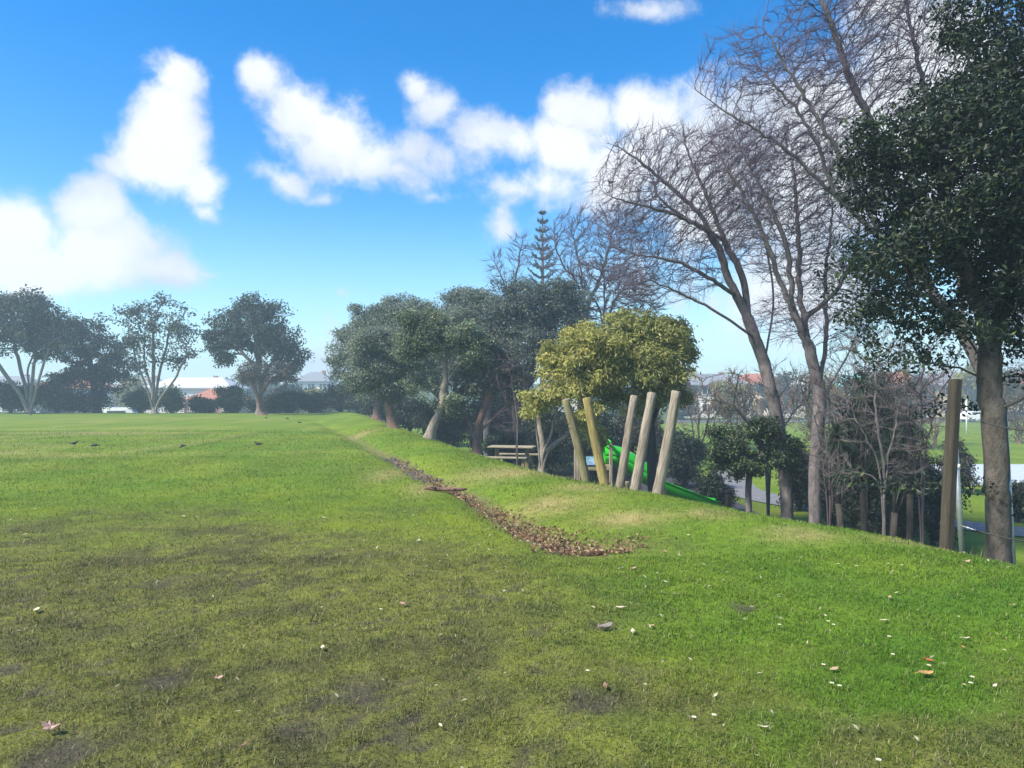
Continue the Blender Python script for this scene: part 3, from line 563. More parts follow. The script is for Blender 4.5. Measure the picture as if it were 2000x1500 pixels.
d = 16
tree('bare_tree', 'leafless tree with tall upright limbs left of the dark evergreen', base_at(1590, d),
     [LB(d, (1592, 930), (1598, 830), (1600, 760), (1575, 670), (1545, 600), (1518, 530), (1487, 450), (1433, 350), (1392, 280)), LB(d, (1575, 670), (1561, 560), (1559, 450), (1550, 340), (1535, 240), b=False, dd=.8), LB(d, (1545, 600), (1539, 495), (1505, 400), (1460, 320), (1424, 250), b=False, dd=-.8),
      LB(d, (1600, 760), (1612, 650), (1612, 540), (1625, 420), (1620, 320), b=False, dd=1.2), LB(d, (1600, 790), (1640, 720), (1680, 640), (1700, 560), b=False, dd=1), LB(d, (1612, 600), (1660, 520), (1680, 440), b=False, dd=-.6)],
     [EL(1510, 400, d, 110, 160, 1.6), EL(1600, 420, d, 110, 200, 1.6), EL(1660, 560, d, 70, 130, 1.3), EL(1430, 300, d, 90, 70, 1.1), EL(1540, 620, d, 90, 60, 1.)], 9500, .125, .135, .0036, bark_grey, 39,
     twig=TWA, thick=.012, twig_bark=bark_purple, trop=(0, 0, .2), shell=1.7, dk=.17, jit=.05, group='leafless trees on the right')
d = 13.5
tree('bare_tree', 'tall leafless tree leaning left out from behind the dark evergreen', base_at(1952, d),
     [LB(d, (1948, 880), (1930, 760), (1880, 650), (1805, 555), (1725, 470), (1625, 375), (1545, 300), (1440, 232), (1350, 178)), LB(d, (1805, 555), (1765, 410), (1705, 250), (1640, 100), (1590, -60), b=False, dd=.8), LB(d, (1725, 470), (1655, 330), (1565, 180), (1490, 50), b=False, dd=-.8),
      LB(d, (1880, 650), (1870, 500), (1840, 300), (1790, 100), (1750, -110), b=False, dd=1.), LB(d, (1625, 375), (1580, 250), (1500, 150), b=False)],
     [EL(1780, 120, d, 100, 160, 1.2), EL(1555, 175, d, 175, 150, 1.4), EL(1440, 130, d, 80, 80, .9), EL(1700, 60, d, 170, 220, 1.7), EL(1640, -110, d, 210, 120, 1.5), EL(1500, 280, d, 110, 50, .9), EL(1640, 330, d, 80, 80, 1.)], 10000, .12, .11, .0035, bark_grey, 32,
     twig=TWA, thick=.012, twig_bark=bark_purple, trop=(0, 0, .2), shell=1.7, dk=.165, jit=.05, group='leafless trees on the right')
d = 46
tree('bare_tree', 'leafless tree rising right of the tiered pine', base_at(1130, d), [LB(d, (1140, 640), (1135, 540), (1120, 460)), LB(d, (1145, 620), (1180, 520), (1200, 440)), LB(d, (1140, 600), (1095, 510), (1080, 450))],
     [EL(1130, 470, d, 60, 70), EL(1200, 470, d, 70, 80), EL(1085, 490, d, 35, 60), EL(1230, 540, d, 60, 60)], 3500, .27, .13, .011, bark_twig, 33, dk=.4, twig=dict(k=3, L=.8, r=.012, cmax=8), thick=.04, twig_bark=bark_purple, group='leafless trees behind the grove', trop=(0, 0, .2))
d = 50
tree('bare_tree', 'leafless tree top showing left of the tiered pine', base_at(985, d), [LB(d, (990, 640), (985, 560), (965, 510)), LB(d, (992, 620), (1010, 530), (1020, 470))],
     [EL(985, 520, d, 40, 40), EL(1020, 490, d, 30, 40), EL(1000, 560, d, 50, 30)], 1600, .28, .11, .011, bark_twig, 34, dk=.42, twig=dict(k=3, L=.8, r=.011, cmax=8), thick=.04, twig_bark=bark_purple, group='leafless trees behind the grove', trop=(0, 0, .2))
d = 36
tree('bare_thicket', 'brown leafless thicket behind the top of the yellow green trees', base_at(1180, d), [LB(d, (1180, 640), (1150, 570)), LB(d, (1185, 640), (1210, 570)), LB(d, (1180, 650), (1180, 540))],
     [EL(1150, 545, d, 70, 36), EL(1215, 560, d, 60, 45), EL(1180, 610, d, 80, 45), EL(1250, 600, d, 50, 40)], 3200, .2, .09, .010, bark_twig, 35, dk=.3, twig=dict(k=5, L=.5, r=.011, cmax=8), thick=.03, twig_bark=bark_twig, group='leafless thickets', cat='shrub')
d = 22.5
tree('bare_thicket', 'purplish brown leafless thicket between grove and yellow green tree', base_at(1010, d), [LB(d, (1005, 820), (980, 770)), LB(d, (1012, 820), (1025, 750)), LB(d, (1010, 820), (1000, 740), (985, 690))],
     [EL(1000, 740, d, 40, 70), EL(1025, 790, d, 30, 45), EL(985, 825, d, 40, 28)], 900, .16, .03, .006, bark_grey, 36, twig=dict(k=3, L=.28, r=.0055, cmax=6), thick=.02, twig_bark=bark_twig, group='leafless thickets', cat='shrub')
d = 20
tree('bare_thicket', 'grey leafless thicket behind the small dark green tree', base_at(1500, d), [LB(d, (1490, 880), (1430, 790)), LB(d, (1500, 880), (1510, 780)), LB(d, (1510, 880), (1570, 780))],
     [EL(1440, 770, d, 80, 55), EL(1530, 760, d, 70, 70), EL(1380, 800, d, 40, 45)], 900, .17, .06, .007, bark_grey, 37, twig=dict(k=3, L=.3, r=.005, cmax=6), thick=.02, twig_bark=bark_grey, group='leafless thickets', cat='shrub')
d = 12.5
tree('bare_thicket', 'tangled leafless shrub left of the square wooden post', base_at(1725, d), [LB(d, (1720, 930), (1690, 850), (1650, 780)), LB(d, (1728, 920), (1750, 820), (1770, 740)), LB(d, (1720, 950), (1660, 920), (1620, 900)), LB(d, (1725, 930), (1710, 780), (1720, 680))],
     [EL(1690, 780, d, 80, 90), EL(1640, 900, d, 45, 80), EL(1770, 850, d, 50, 100), EL(1710, 680, d, 90, 50)], 1500, .11, .035, .0035, bark_grey, 38, twig=dict(k=4, L=.24, r=.0036, cmax=6), thick=.01, twig_bark=bark_grey, group='leafless thickets', cat='shrub', trop=(0, 0, -.02), jit=.35)

for i, (u, d, lab, ee) in enumerate([(1690, 15.2, 'dark leafless tangle behind the cabbage trees', [(1690, 700, 90, 90), (1650, 820, 60, 90), (1740, 800, 60, 110)]), (1800, 12.8, 'dark leafless tangle behind the square post', [(1800, 760, 60, 110), (1780, 900, 50, 70), (1840, 660, 60, 60)]), (1620, 14.5, 'leafless suckers round the base of the big bare trunk', [(1615, 880, 45, 90), (1650, 950, 40, 45), (1600, 760, 50, 70)])]):
    tree('bare_thicket', lab, base_at(u, d), [LB(d, (u-10, 900), (u-35, 800)), LB(d, (u+5, 900), (u+30, 780)), LB(d, (u, 880), (u, 740))], [EL(a, b, d, ru, rv) for a, b, ru, rv in ee], 1300, .12, .03, .004, bark_twig, 200+i, twig=dict(k=3, L=.26, r=.0036, cmax=6), thick=.01, twig_bark=bark_twig, group='leafless thickets', cat='shrub', trop=(0, 0, 0), jit=.35)
for i, (u, d, ru, vt, lab, leafy) in enumerate([(1365, 40, 50, 720, 'brown leafless thicket on the lower lawn right of the yellow green trees', 0), (1440, 46, 48, 715, 'olive scrub on the lower lawn behind the small green tree', 1), (1515, 42, 46, 725, 'brown leafless thicket on the lower lawn left of the upright bare tree', 0), (1590, 48, 44, 710, 'olive scrub on the lower lawn behind the upright bare tree', 1), (1665, 44, 46, 700, 'brown leafless thicket on the lower lawn behind the cabbage trees', 0), (1745, 47, 48, 700, 'olive scrub on the lower lawn left of the square post', 1), (1825, 50, 40, 690, 'golden brown leafless thicket beyond the square post', 0), (1990, 52, 44, 700, 'olive scrub beyond the evergreen trunk', 1)]):
    b = base_at(u, d); vb = 770+(CAMZ-gz(*b))/d*FPX; vc = (vt+vb)/2
    tree('scrub', lab, b, [LB(d, (u-ru*.3, vc)), LB(d, (u+ru*.35, vc)), LB(d, (u, vc-10))], [EL(u, vc, d, ru, (vb-vt)/2*.95), EL(u+ru*.4*(-1)**i, vc-20, d, ru*.6, (vb-vt)/2*.6)], 700, .32, .09, .018, bark_brown, 230+i,
         pl(fill=110, k=12, spread=.3, L=.16, W=.07, c1=(.07, .065, .035), c2=(.19, .17, .08)) if leafy else None, twig=dict(k=3, L=.7, r=.013, cmax=6), thick=.04, twig_bark=bark_brown, group='scrub on the lower lawn', cat='shrub')
# ---- dark evergreen at the right edge
d = 8.8
tree('evergreen_tree', 'big dark glossy evergreen with thick mottled trunk at the right edge', base_at(1950, d),
     [LB(d, (1948, 1000), (1946, 900), (1938, 800), (1932, 720), (1922, 650), (1890, 540), (1850, 420), (1830, 300)), LB(d, (1930, 690), (1960, 600), (1985, 480), (1990, 300), (1985, 120), b=False, dd=.7),
      LB(d, (1930, 745), (1880, 722), (1810, 712), (1740, 708), (1700, 690), b=False, dd=-.3), LB(d, (1945, 955), (1880, 948), (1800, 945), (1720, 955), (1655, 925), b=False, dd=-.35), LB(d, (1934, 780), (1890, 800), (1850, 780), (1800, 810), b=False, dd=.4),
      LB(d, (1940, 800), (2000, 780), (2060, 720), b=False, dd=-.4), LB(d, (1922, 660), (1850, 600), (1770, 560), (1700, 520), b=False, dd=-.6), LB(d, (1890, 540), (1800, 430), (1730, 330), b=False, dd=.6), LB(d, (1948, 960), (2010, 1000), (2060, 990), b=False), LB(d, (1936, 745), (1880, 650), (1800, 640), (1720, 620), b=False, dd=.9)],
     [EL(1690, 340, d, 60, 60, .6), EL(1660, 540, d, 60, 55, .6, .3), EL(1850, 330, d, 150, 190, 1.3), EL(1965, 140, d, 95, 170, 1.3), EL(1770, 490, d, 110, 90, .9), EL(2060, 350, d, 120, 300, 1.4), EL(1700, 290, d, 70, 45, .6), EL(1945, 520, d, 110, 110, 1.0), EL(1740, 610, d, 90, 50, .7, .4), EL(1850, 650, d, 90, 60, .8, .35),
      EL(2050, 660, d, 90, 110, .8, .5), EL(1930, 20, d, 60, 90, 1.)], 4600, .085, .135, .004, bark_mottled, 51, dict(fill=1200, k=15, spread=.12, L=.072, W=.032, c1=(.008, .017, .011), c2=(.036, .058, .026), c3=(.09, .125, .035), p3=.035, cmax=5, mat=m_gloss, up=.3, rnd=.8), thick=.009, twig_bark=bark_dark, sides=12, shell=1.7)

# ---- tiered pine behind the grove
def norfolk():
    d = 62; b = base_at(1060, d); z0 = gz(*b); top = Q(1058, 405, d)[2]; root = thing('norfolk_pine', 'tall tiered pine with whorled branches rising above the grove', 'tree', (b[0], b[1], z0)); rng = np.random.RandomState(77)
    mb = MB(); H = top-z0; mb.tube([(0, 0, -.1), (0, 0, H*.5), (0, 0, H*.9), (0, 0, H)], [.32, .2, .07, .015], 8); mb.build('trunk', bark_grey, root, True)
    Cs = []; Ds = []; sk = MB()
    z = H-.55; r = .28; i = 0
    while z > H*.38:
        for k in range(6):
            a = 2*math.pi*(k/6)+i*.5+rng.uniform(-.15, .15); rr = r*rng.uniform(.85, 1.1); t = np.linspace(0, 1, 14)[:, None]; dr = np.array([math.cos(a), math.sin(a), 0])
            P = dr*rr*t+np.array([0, 0, 1])*(z+rr*(.05*t+.5*t*t)); sk.tube(P[::4], .035, 4)
            m = int(34+46*rr); tt = rng.rand(m)*.97+.03; pp = np.stack([np.interp(tt, t[:, 0], P[:, j]) for j in range(3)], 1); Cs.append(pp+rng.normal(0, .03, pp.shape)); Ds.append(np.tile(dr, (m, 1)))
        z -= .78; r += .15; i += 1
    tag(sk.build('branches', bark_dark, root), kind='stuff')
    C = np.vstack(Cs); Dr = np.vstack(Ds); n = len(C); a = unit(Dr*.5+rng.normal(0, .55, (n, 3))+[0, 0, .35]); bb = unit(np.cross(a, rng.normal(0, 1, (n, 3))))
    L = rng.uniform(.10, .2, (n, 1)); w = .045
    V = np.stack([C, C+a*L*.5+bb*w, C+a*L, C+a*L*.5-bb*w], 1).reshape(-1, 3); k = np.arange(n)[:, None]*4; F = np.concatenate([k+[0, 2, 1], k+[0, 3, 2]], 0)
    col = mixc(np.array([.02, .035, .025]), np.array([.055, .075, .05]), rng.rand(n)); np_mesh('crown', V, F, m_leaf, root, col=np.repeat(col, 4, 0))
norfolk()

# ---- cabbage trees and flax in the shade right of the small tree
def straps(heads, rng, n, L, W, c1, c2, flat=.3, droop=1.0, cone=None):
    Vs = []; Fs = []; Cs = []; o = 0
    for h in heads:
        for j in range(n):
            a = rng.uniform(0, 2*math.pi); e = rng.uniform(-.35, 1.25) if cone is None else rng.uniform(*cone); l = L*rng.uniform(.7, 1.15)
            dr = np.array([math.cos(a)*math.cos(e), math.sin(a)*math.cos(e), math.sin(e)]); sd_ = unit(np.cross(dr, [0, 0, 1.])); w = W*rng.uniform(.7, 1.2)
            t = np.array([0, .35, .7, 1.]); P = h+dr*l*t[:, None]-np.array([0, 0, 1])*droop*l*.55*(t**2.2)[:, None]*math.cos(e); ww = w*np.array([.6, 1, .8, .05])
            V = np.concatenate([P+sd_*ww[:, None]/2, P-sd_*ww[:, None]/2]); Vs.append(V); Fs += [[o+i, o+i+1, o+i+5, o+i+4] for i in range(3)]; o += 8
            Cs.append(np.tile(mixc(np.array(c1), np.array(c2), np.array([rng.rand()])), (8, 1)))
    return np.vstack(Vs), np.array(Fs), np.vstack(Cs)
CT = [(1648, 13.6, 860, 'cabbage tree with drooping strap leaves beside the big bare trunk'), (1690, 14.5, 760, 'tallest cabbage tree, in the middle of the shaded clump'), (1735, 13.2, 880, 'cabbage tree left of the square wooden post, low dark head'), (1772, 14.0, 830, 'cabbage tree just left of the square wooden post')]
for i, (u, d, vt, lab) in enumerate(CT):
    rng = np.random.RandomState(90+i); b = base_at(u, d); z0 = gz(*b); tp = Q(u+rng.uniform(-15, 15), vt, d)-np.array([b[0], b[1], z0]); root = thing('cabbage_tree', lab, 'tree', (b[0], b[1], z0), group='cabbage trees in the shade')
    mb = MB(); mid = tp*.55+np.array([rng.uniform(-.08, .08), 0, 0]); mb.tube([(0, 0, -.1), mid*.5, mid], [.075, .06, .055], 8, jit=.12, rng=rng); heads = [tp]; mb.tube([mid, (mid+tp)/2+np.array([.03, 0, 0]), tp], [.052, .045, .04], 7)
    h2 = mid+np.array([.28*(-1)**i, .1, (tp-mid)[2]*.6]); mb.tube([mid, (mid+h2)/2+np.array([.05*(-1)**i, 0, -.03]), h2], [.045, .04, .035], 7); heads.append(h2); mb.build('trunk', bark_dark, root, True)
    V, F, C = straps(heads, rng, 75, .62, .035, (.018, .035, .018), (.05, .08, .04)); np_mesh('crown', V, F, m_leaf, root, col=C)
for i, (u, d, L, lab) in enumerate([(1893, 9.6, .5, 'green flax clump between the steel tube and the evergreen trunk'), (1815, 10.6, .5, 'dark flax clump just left of the square post'), (1745, 11.2, .5, 'low dark flax clump under the tangled leafless shrub'), (1660, 12.2, .45, 'low flax clump at the foot of the upright bare tree')]):
    rng = np.random.RandomState(120+i); b = base_at(u, d); root = thing('flax_clump', lab, 'plant', (b[0], b[1], gz(*b)), group='flax clumps'); hd = [np.array([rng.uniform(-.14, .14), rng.uniform(-.14, .14), 0]) for _ in range(4)]
    V, F, C = straps(hd, rng, 45, L*1.25, .026, (.02, .05, .012), (.07, .12, .035), droop=.9, cone=(.5, 1.45)); np_mesh('leaves', V, F, m_leaf, root, col=C)

# ------------------------------------------------------------------ playground and timber
wood_grey = M_plain('weathered_wood', (.17, .135, .10), .85, .35, 7, bump=.9, bscale=24, stretch=(3, 3, .3), col2=(.44, .38, .30))
wood_yellow = M_plain('lichen_wood', (.18, .13, .045), .85, .3, 7, bump=.9, bscale=24, stretch=(3, 3, .3), col2=(.42, .34, .12))
wood_olive = M_plain('olive_wood', (.15, .125, .06), .85, .3, 7, bump=.9, bscale=24, stretch=(3, 3, .3), col2=(.33, .29, .16))
wood_post = M_plain('treated_post', (.036, .030, .02), .85, .3, 6, bump=.9, bscale=25, stretch=(4, 4, .25), col2=(.085, .068, .042))
wood_plank = M_plain('plank', (.30, .26, .18), .8, .3, 8, bump=.3, bscale=30, stretch=(.4, 3, 3))
wood_end = M_plain('end_grain', (.36, .29, .2), .85, .3, 20)
steel = M_plain('galvanised_steel', (.42, .45, .47), .45, .12, 12, metal=.7)
black = M_plain('black_rubber', (.02, .02, .022), .6, .2, 10)
green_pl = M_plain('green_plastic', (.030, .48, .022), .3, .08, 2)
green_dk = M_plain('dark_green_paint', (.02, .10, .03), .5, .15, 4)
white_p = M_plain('white_paint', (.78, .78, .76), .5, .05, 3)
def orient(o, p0, p1, spin=0):
    dv = Vector(tuple(map(float, p1)))-Vector(tuple(map(float, p0))); o.rotation_mode = 'QUATERNION'; o.rotation_quaternion = dv.to_track_quat('Z', 'Y'); o.location = tuple(map(float, p0)); return dv.length
LOGS = [((1148, 946), (1106, 781), 13.2, .078, wood_olive, 'olive grey leaning log, leftmost of the five'), ((1184, 951), (1146, 778), 12.9, .082, wood_yellow, 'yellow lichened leaning log, second from the left'),
        ((1206, 951), (1240, 774), 12.9, .074, wood_grey, 'pale grey log leaning right, middle of the five and slimmest'), ((1237, 956), (1274, 768), 12.5, .082, wood_grey, 'grey log leaning right, second from the right'), ((1283, 964), (1320, 765), 12.0, .086, wood_grey, 'tan grey log leaning right, rightmost of the five')]
rg = random.Random(4)
for i, (b, t, d, r, m, lab) in enumerate(LOGS):
    p0 = Q(*b, d); p0[2] = gz(p0[0], d)-.08; p1 = Q(*t, d+(.1 if i % 2 else -.1)); o = thing('leaning_log', lab, 'log', p0, group='fan of leaning logs on the bank'); L = orient(o, p0, p1)
    n = 16; mb = MB(); pts = []; rr = []
    for k in range(n+1):
        f = k/n; pts.append((.012*math.sin(f*5+i)+rg.uniform(-.004, .004), .010*math.sin(f*4+2*i), L*f)); rr.append(r*(1.1-.2*f)*(1+rg.uniform(-.035, .035)))
    pts.append((pts[-1][0], pts[-1][1], L+.012)); rr.append(rr[-1]*.86); pts.insert(0, (0, 0, -.02)); rr.insert(0, rr[0])
    mb.tube(pts, rr, 14, True, .03, rg); mb.build('shaft', m, o, True)
    e = MB(); e.tube([(pts[-1][0], pts[-1][1], L+.006), (pts[-1][0], pts[-1][1], L+.016)], rr[-1]*.8, 14); e.build('cut_end', wood_end, o)
    for q in range(3):                                   # knots where branches were trimmed
        a = rg.uniform(3.4, 6.0); zz = L*rg.uniform(.25, .85); kk = MB(); kk.tube([(math.cos(a)*r*.7, math.sin(a)*r*.7, zz), (math.cos(a)*r*1.06, math.sin(a)*r*1.06, zz+.01)], [.022, .014], 7); kk.build('knot', bark_brown, o, True)
    if i >= 2:
        mb = MB(); a = -1.2; mb.tube([(math.cos(a)*r*.9-.02, math.sin(a)*r*.8, -.02), (math.cos(a)*r*.75-.02, math.sin(a)*r*.7, L*.13), (math.cos(a)*r*.6-.02, math.sin(a)*r*.6, L*.16)], [r*.75, r*.7, r*.35], 10, True, .05, rg); mb.build('foot_block', wood_grey, o, True)
p = Q(1221, 950, 13.1); p[2] = gz(p[0], 13.1); o = thing('log_stump', 'short yellow brown stump standing between the middle leaning logs', 'stump', p)
mb = MB(); mb.tube([(0, 0, -.08), (0, 0, .12), (.01, 0, .24), (.01, 0, .255)], [.07, .068, .064, .055], 12, True, .04, rg); mb.build('shaft', wood_olive, o, True)
e = MB(); e.tube([(.01, 0, .25), (.01, 0, .258)], .05, 12); e.build('cut_end', wood_end, o)

# square post with cables, steel tubes
def post(b, t, d, w, lab):
    p0 = Q(*b, d); p0[2] = gz(p0[0], d)-.1; p1 = Q(*t, d+.05); o = thing('timber_post', lab, 'post', p0, group='square posts of the rope course'); L = orient(o, p0, p1)
    mb = MB(); n = 9; V = []; F = []; hw = w/2; bv = .012
    for k in range(n+1):
        f = k/n
        for (x, y) in ((hw, hw-bv), (hw-bv, hw), (-hw+bv, hw), (-hw, hw-bv), (-hw, -hw+bv), (-hw+bv, -hw), (hw-bv, -hw), (hw, -hw+bv)):
            V.append((x*(1.06-.08*f)+rg.uniform(-.002, .002)+.006*math.sin(3*f), y*(1.06-.08*f)+rg.uniform(-.002, .002), L*f))
    for k in range(n):
        for q in range(8): F.append([k*8+q, k*8+(q+1) % 8, k*8+8+(q+1) % 8, k*8+8+q])
    F += [list(range(7, -1, -1)), [n*8+q for q in range(8)]]; mb.add(V, F); mb.build('shaft', wood_post, o)
    for f in (.2, .8):
        e = MB(); e.box((hw+.008, -.01, L*f), (.018, .05, .07), bev=.004); br = e.build('bracket', steel, o); e = MB(); e.tube([(hw+.017, -.01, L*f), (hw+.05, -.02, L*f)], .008, 7); e.tube([(hw+.05, -.02, L*f-.02), (hw+.05, -.02, L*f+.02)], .014, 8); e.build('eye_bolt', black, o, True)
    return o, p0, p1
po, a0_, a1_ = post((1847, 1056), (1866, 741), 7.9, .104, 'tall square brown wooden post at the edge of the bank')
q0 = Q(2140, 1105, 6.9); po2, b0_, b1_ = post((2140, 1105), (2146, 700), 6.9, .104, 'second square post, outside the right edge')
for f, g, sag, lab in ((.8, .72, .10, 'upper black cable running right from the square post'), (.2, .22, .05, 'lower black cable running right from the square post')):
    A_ = a0_+(a1_-a0_)*f+np.array([.115, -.02, 0]); B_ = b0_+(b1_-b0_)*g+np.array([-.07, 0, 0]); t = np.linspace(0, 1, 22)[:, None]; P_ = A_*(1-t)+B_*t-np.array([0, 0, 1])*sag*4*t*(1-t)
    o = thing('cable', lab, 'cable', A_, group='rope course cables'); mb = MB(); mb.tube(P_[3:]-A_, .008, 7); mb.build('rope', black, o, True); mb = MB(); mb.tube(P_[:4]-A_, .005, 6); mb.tube([P_[1]-A_, P_[2]-A_], .011, 8); mb.build('shackle', steel, o, True)
for (b, t, d, lab) in (((1880, 1050), (1862, 800), 8.35, 'leaning grey steel tube just behind the square post'), ((1984, 1040), (1962, 800), 9.6, 'leaning grey steel tube behind the evergreen trunk')):
    p0 = Q(*b, d); p0[2] = gz(p0[0], d)-.06; p1 = Q(*t, d+.25); o = thing('steel_tube', lab, 'pole', p0, group='steel frame tubes'); L = orient(o, p0, p1); mb = MB(); mb.tube([(0, 0, -.03), (0, 0, L)], .03, 12); mb.build('shaft', steel, o, True)
    mb = MB(); mb.tube([(0, 0, L), (0, 0, L+.02)], .034, 12); mb.build('cap', black, o, True)
    mb = MB(); mb.tube([(0, 0, L*.62), (0, 0, L*.65)], .037, 12); mb.build('collar', white_p, o, True)

# toddler platform and slide
d = 20; pc = Q(1158, 905, d+.35); gzp = gz(pc[0], pc[1]); plat = thing('play_platform', 'small wooden play platform with grey posts at the top of the slide', 'playground', (pc[0], pc[1], gzp)); deck = Q(1170, 908, d)[2]-gzp
hw = .44; top = Q(1170, 866, d)[2]-gzp
for sx in (-1, 1):
    for sy in (-1, 1):
        mb = MB(); mb.box((sx*hw, sy*hw, top/2-.05), (.09, .09, top+.1), bev=.01); mb.build('post', wood_grey, plat)
for k in range(6):
    mb = MB(); mb.box((0, -hw+.07+k*.148, deck-.02), (.86, .138, .035), bev=.004); mb.build('deck_board', wood_plank, plat)
for sy in (-1, 1):
    mb = MB(); mb.box((0, sy*hw, deck-.09), (.78, .05, .1), bev=.006); mb.build('bearer', wood_plank, plat)
for k in range(5):
    mb = MB(); mb.box((-hw+.03, -.32+k*.16, deck+.24), (.03, .10, .46), bev=.004); mb.build('barrier_slat', wood_grey, plat)
mb = MB(); mb.box((-.1, -hw-.02, deck+.12), (.30, .025, .27), bev=.008); mb.build('panel_back', green_dk, plat)
mb = MB(); mb.box((-.1, -hw-.04, deck+.12), (.26, .012, .23), bev=.004); pn = mb.build('picture_panel', M_plain('picture_panel', (.12, .40, .72), .4, .2, 5, col2=(.75, .85, .90)), plat)
mb = MB(); mb.tube([(hw, -hw+.02, top), (hw, -hw+.02, top+.05), (hw-.06, -hw+.1, top+.09), (hw-.06, hw-.1, top+.09), (hw, hw-.02, top+.05), (hw, hw-.02, top)], .028, 8); mb.build('entry_bar', green_pl, plat, True)
mb = MB(); mb.box((hw, 0, top-.03), (.03, .8, .12), bev=.01); mb.build('entry_board', green_pl, plat)
AX = [(1180, 889, 20.35), (1200, 890, 20.35), (1222, 899, 20.35), (1248, 917, 20.4), (1278, 934, 20.45), (1312, 949, 20.5), (1352, 964, 20.55), (1385, 977, 20.6), (1402, 980, 20.6)]
S = resample([Q(*a) for a in AX], .12); S0 = S[0].copy(); S0[2] = gz(S[0][0], S[0][1]); sl_ = thing('tube_slide', 'bright green curved plastic slide running down to the right', 'slide', S0)
def sweep(P, prof, name, mat, parent, closed):
    T = np.gradient(P, axis=0); T = unit(T); side = unit(np.cross(T, [0, 0, 1.])); up = np.cross(side, T); V = P[:, None]+side[:, None]*prof[None, :, :1]+up[:, None]*prof[None, :, 1:]; n, k = len(P), len(prof); J = np.arange(n*k).reshape(n, k)
    kk = np.arange(k) if closed else np.arange(k-1); F = np.stack([J[:-1][:, kk], J[:-1][:, (kk+1) % k], J[1:][:, (kk+1) % k], J[1:][:, kk]], -1).reshape(-1, 4); return np_mesh(name, V.reshape(-1, 3), F, mat, parent, smooth=True)
an = np.linspace(0, 2*math.pi, 20, endpoint=False); tubep = np.stack([np.cos(an)*.29, np.sin(an)*.28], 1)
cut = int(len(S)*.46); t_in = tubep*.93
sweep(S[:cut]-S0, np.vstack([tubep, tubep[:1], t_in[:1], t_in[::-1]]), 'tube', green_pl, sl_, True)
a2 = np.linspace(math.pi*.97, math.pi*2.03, 14); tr = np.stack([np.cos(a2)*.31, np.sin(a2)*.32+.02], 1); lip = np.stack([np.cos(a2)*.28, np.sin(a2)*.29+.02], 1)[::-1]
rim = np.vstack([tr, [[.34, .03], [.34, .055], [.29, .055]], lip, [[-.29, .055], [-.34, .055], [-.34, .03]]])
sweep(S[cut-1:]-S0, rim, 'trough', green_pl, sl_, True)
for f in (.5, .82):
    p = S[int(len(S)*f)]; g = gz(p[0], p[1]); mb = MB(); mb.tube([(p[0]-S0[0], p[1]-S0[1]-.2, g-S0[2]-.08), (p[0]-S0[0], p[1]-S0[1]-.2, p[2]-S0[2]-.16)], .025, 8); mb.build('support_leg', steel, sl_, True)
mx_, my_ = 6.4, 26.0
V = np.array([[x, y] for x in np.linspace(4.6, 7.2, 12) for y in np.linspace(20.0, 31, 30)]); V = np.column_stack([V, ground_z(V[:, 0], V[:, 1])+.035]); J = np.arange(360).reshape(12, 30)
tag(np_mesh('rubber_surface', V, np.stack([J[:-1, :-1], J[1:, :-1], J[1:, 1:], J[:-1, 1:]], -1).reshape(-1, 4), m_rubber, smooth=True), kind='structure')
for (u, v0, v1, d, lab) in ((1393, 920, 960, 24, 'thin white marker post beside the rubber mat'), (1888, 780, 842, 62, 'thin white pole on the lower lawn between post and trunk')):
    p = Q(u, v1, d); g = gz(p[0], d); h = Q(u, v0, d)[2]-g; o = thing('marker_post', lab, 'post', (p[0], d, g)); mb = MB(); mb.tube([(0, 0, -.1), (0, 0, h)], .035 if d < 40 else .06, 8); mb.build('shaft', white_p, o, True); mb = MB(); mb.tube([(0, 0, h), (0, 0, h+.03)], .04 if d < 40 else .07, 8); mb.build('cap', white_p, o, True)
# bollard with slab
p = Q(1423, 970, 19.5); g = gz(p[0], 19.5); hb = Q(1423, 957, 19.5)[2]-g; o = thing('bollard', 'short brown timber bollard beside the path', 'bollard', (p[0], 19.5, g)); mb = MB(); mb.tube([(0, 0, -.1), (0, 0, hb-.03), (0, 0, hb)], [.1, .1, .075], 12, True, .02, rg); mb.build('shaft', M_plain('bollard_wood', (.22, .13, .06), .85, .3, 8, stretch=(3, 3, .4)), o, True)
mb = MB(); mb.tube([(0, 0, hb-.1), (0, 0, hb-.07)], .104, 12); mb.build('band', black, o, True)
# picnic table
p = Q(1000, 880, 24); g = gz(p[0], 24); o = thing('picnic_table', 'weathered wooden picnic table with benches below the bank', 'picnic table', (p[0], 24, g), rz=R(-12)); H = .76
for k in range(4):
    mb = MB(); mb.box((0, -.27+k*.18, H), (1.5, .165, .045), bev=.006); mb.build('top_plank', wood_plank, o)
for sy in (-1, 1):
    for k in range(2):
        mb = MB(); mb.box((.12*sy, sy*(.62+k*.14), .46), (1.5, .13, .045), bev=.006); mb.build('bench_plank', wood_plank, o)
for sx in (-.5, .5):
    mb = MB(); mb.box((sx, 0, H/2-.08), (.12, .12, H+.1), bev=.008); mb.build('leg', wood_olive, o)
    mb = MB(); mb.box((sx, 0, .405), (.07, 1.5, .06), bev=.006); mb.build('cross_beam', wood_plank, o)
    for sy in (-1, 1):
        mb = MB(); mb.box((sx, sy*.68, .17), (.1, .1, .48), bev=.008); mb.build('leg', wood_olive, o)

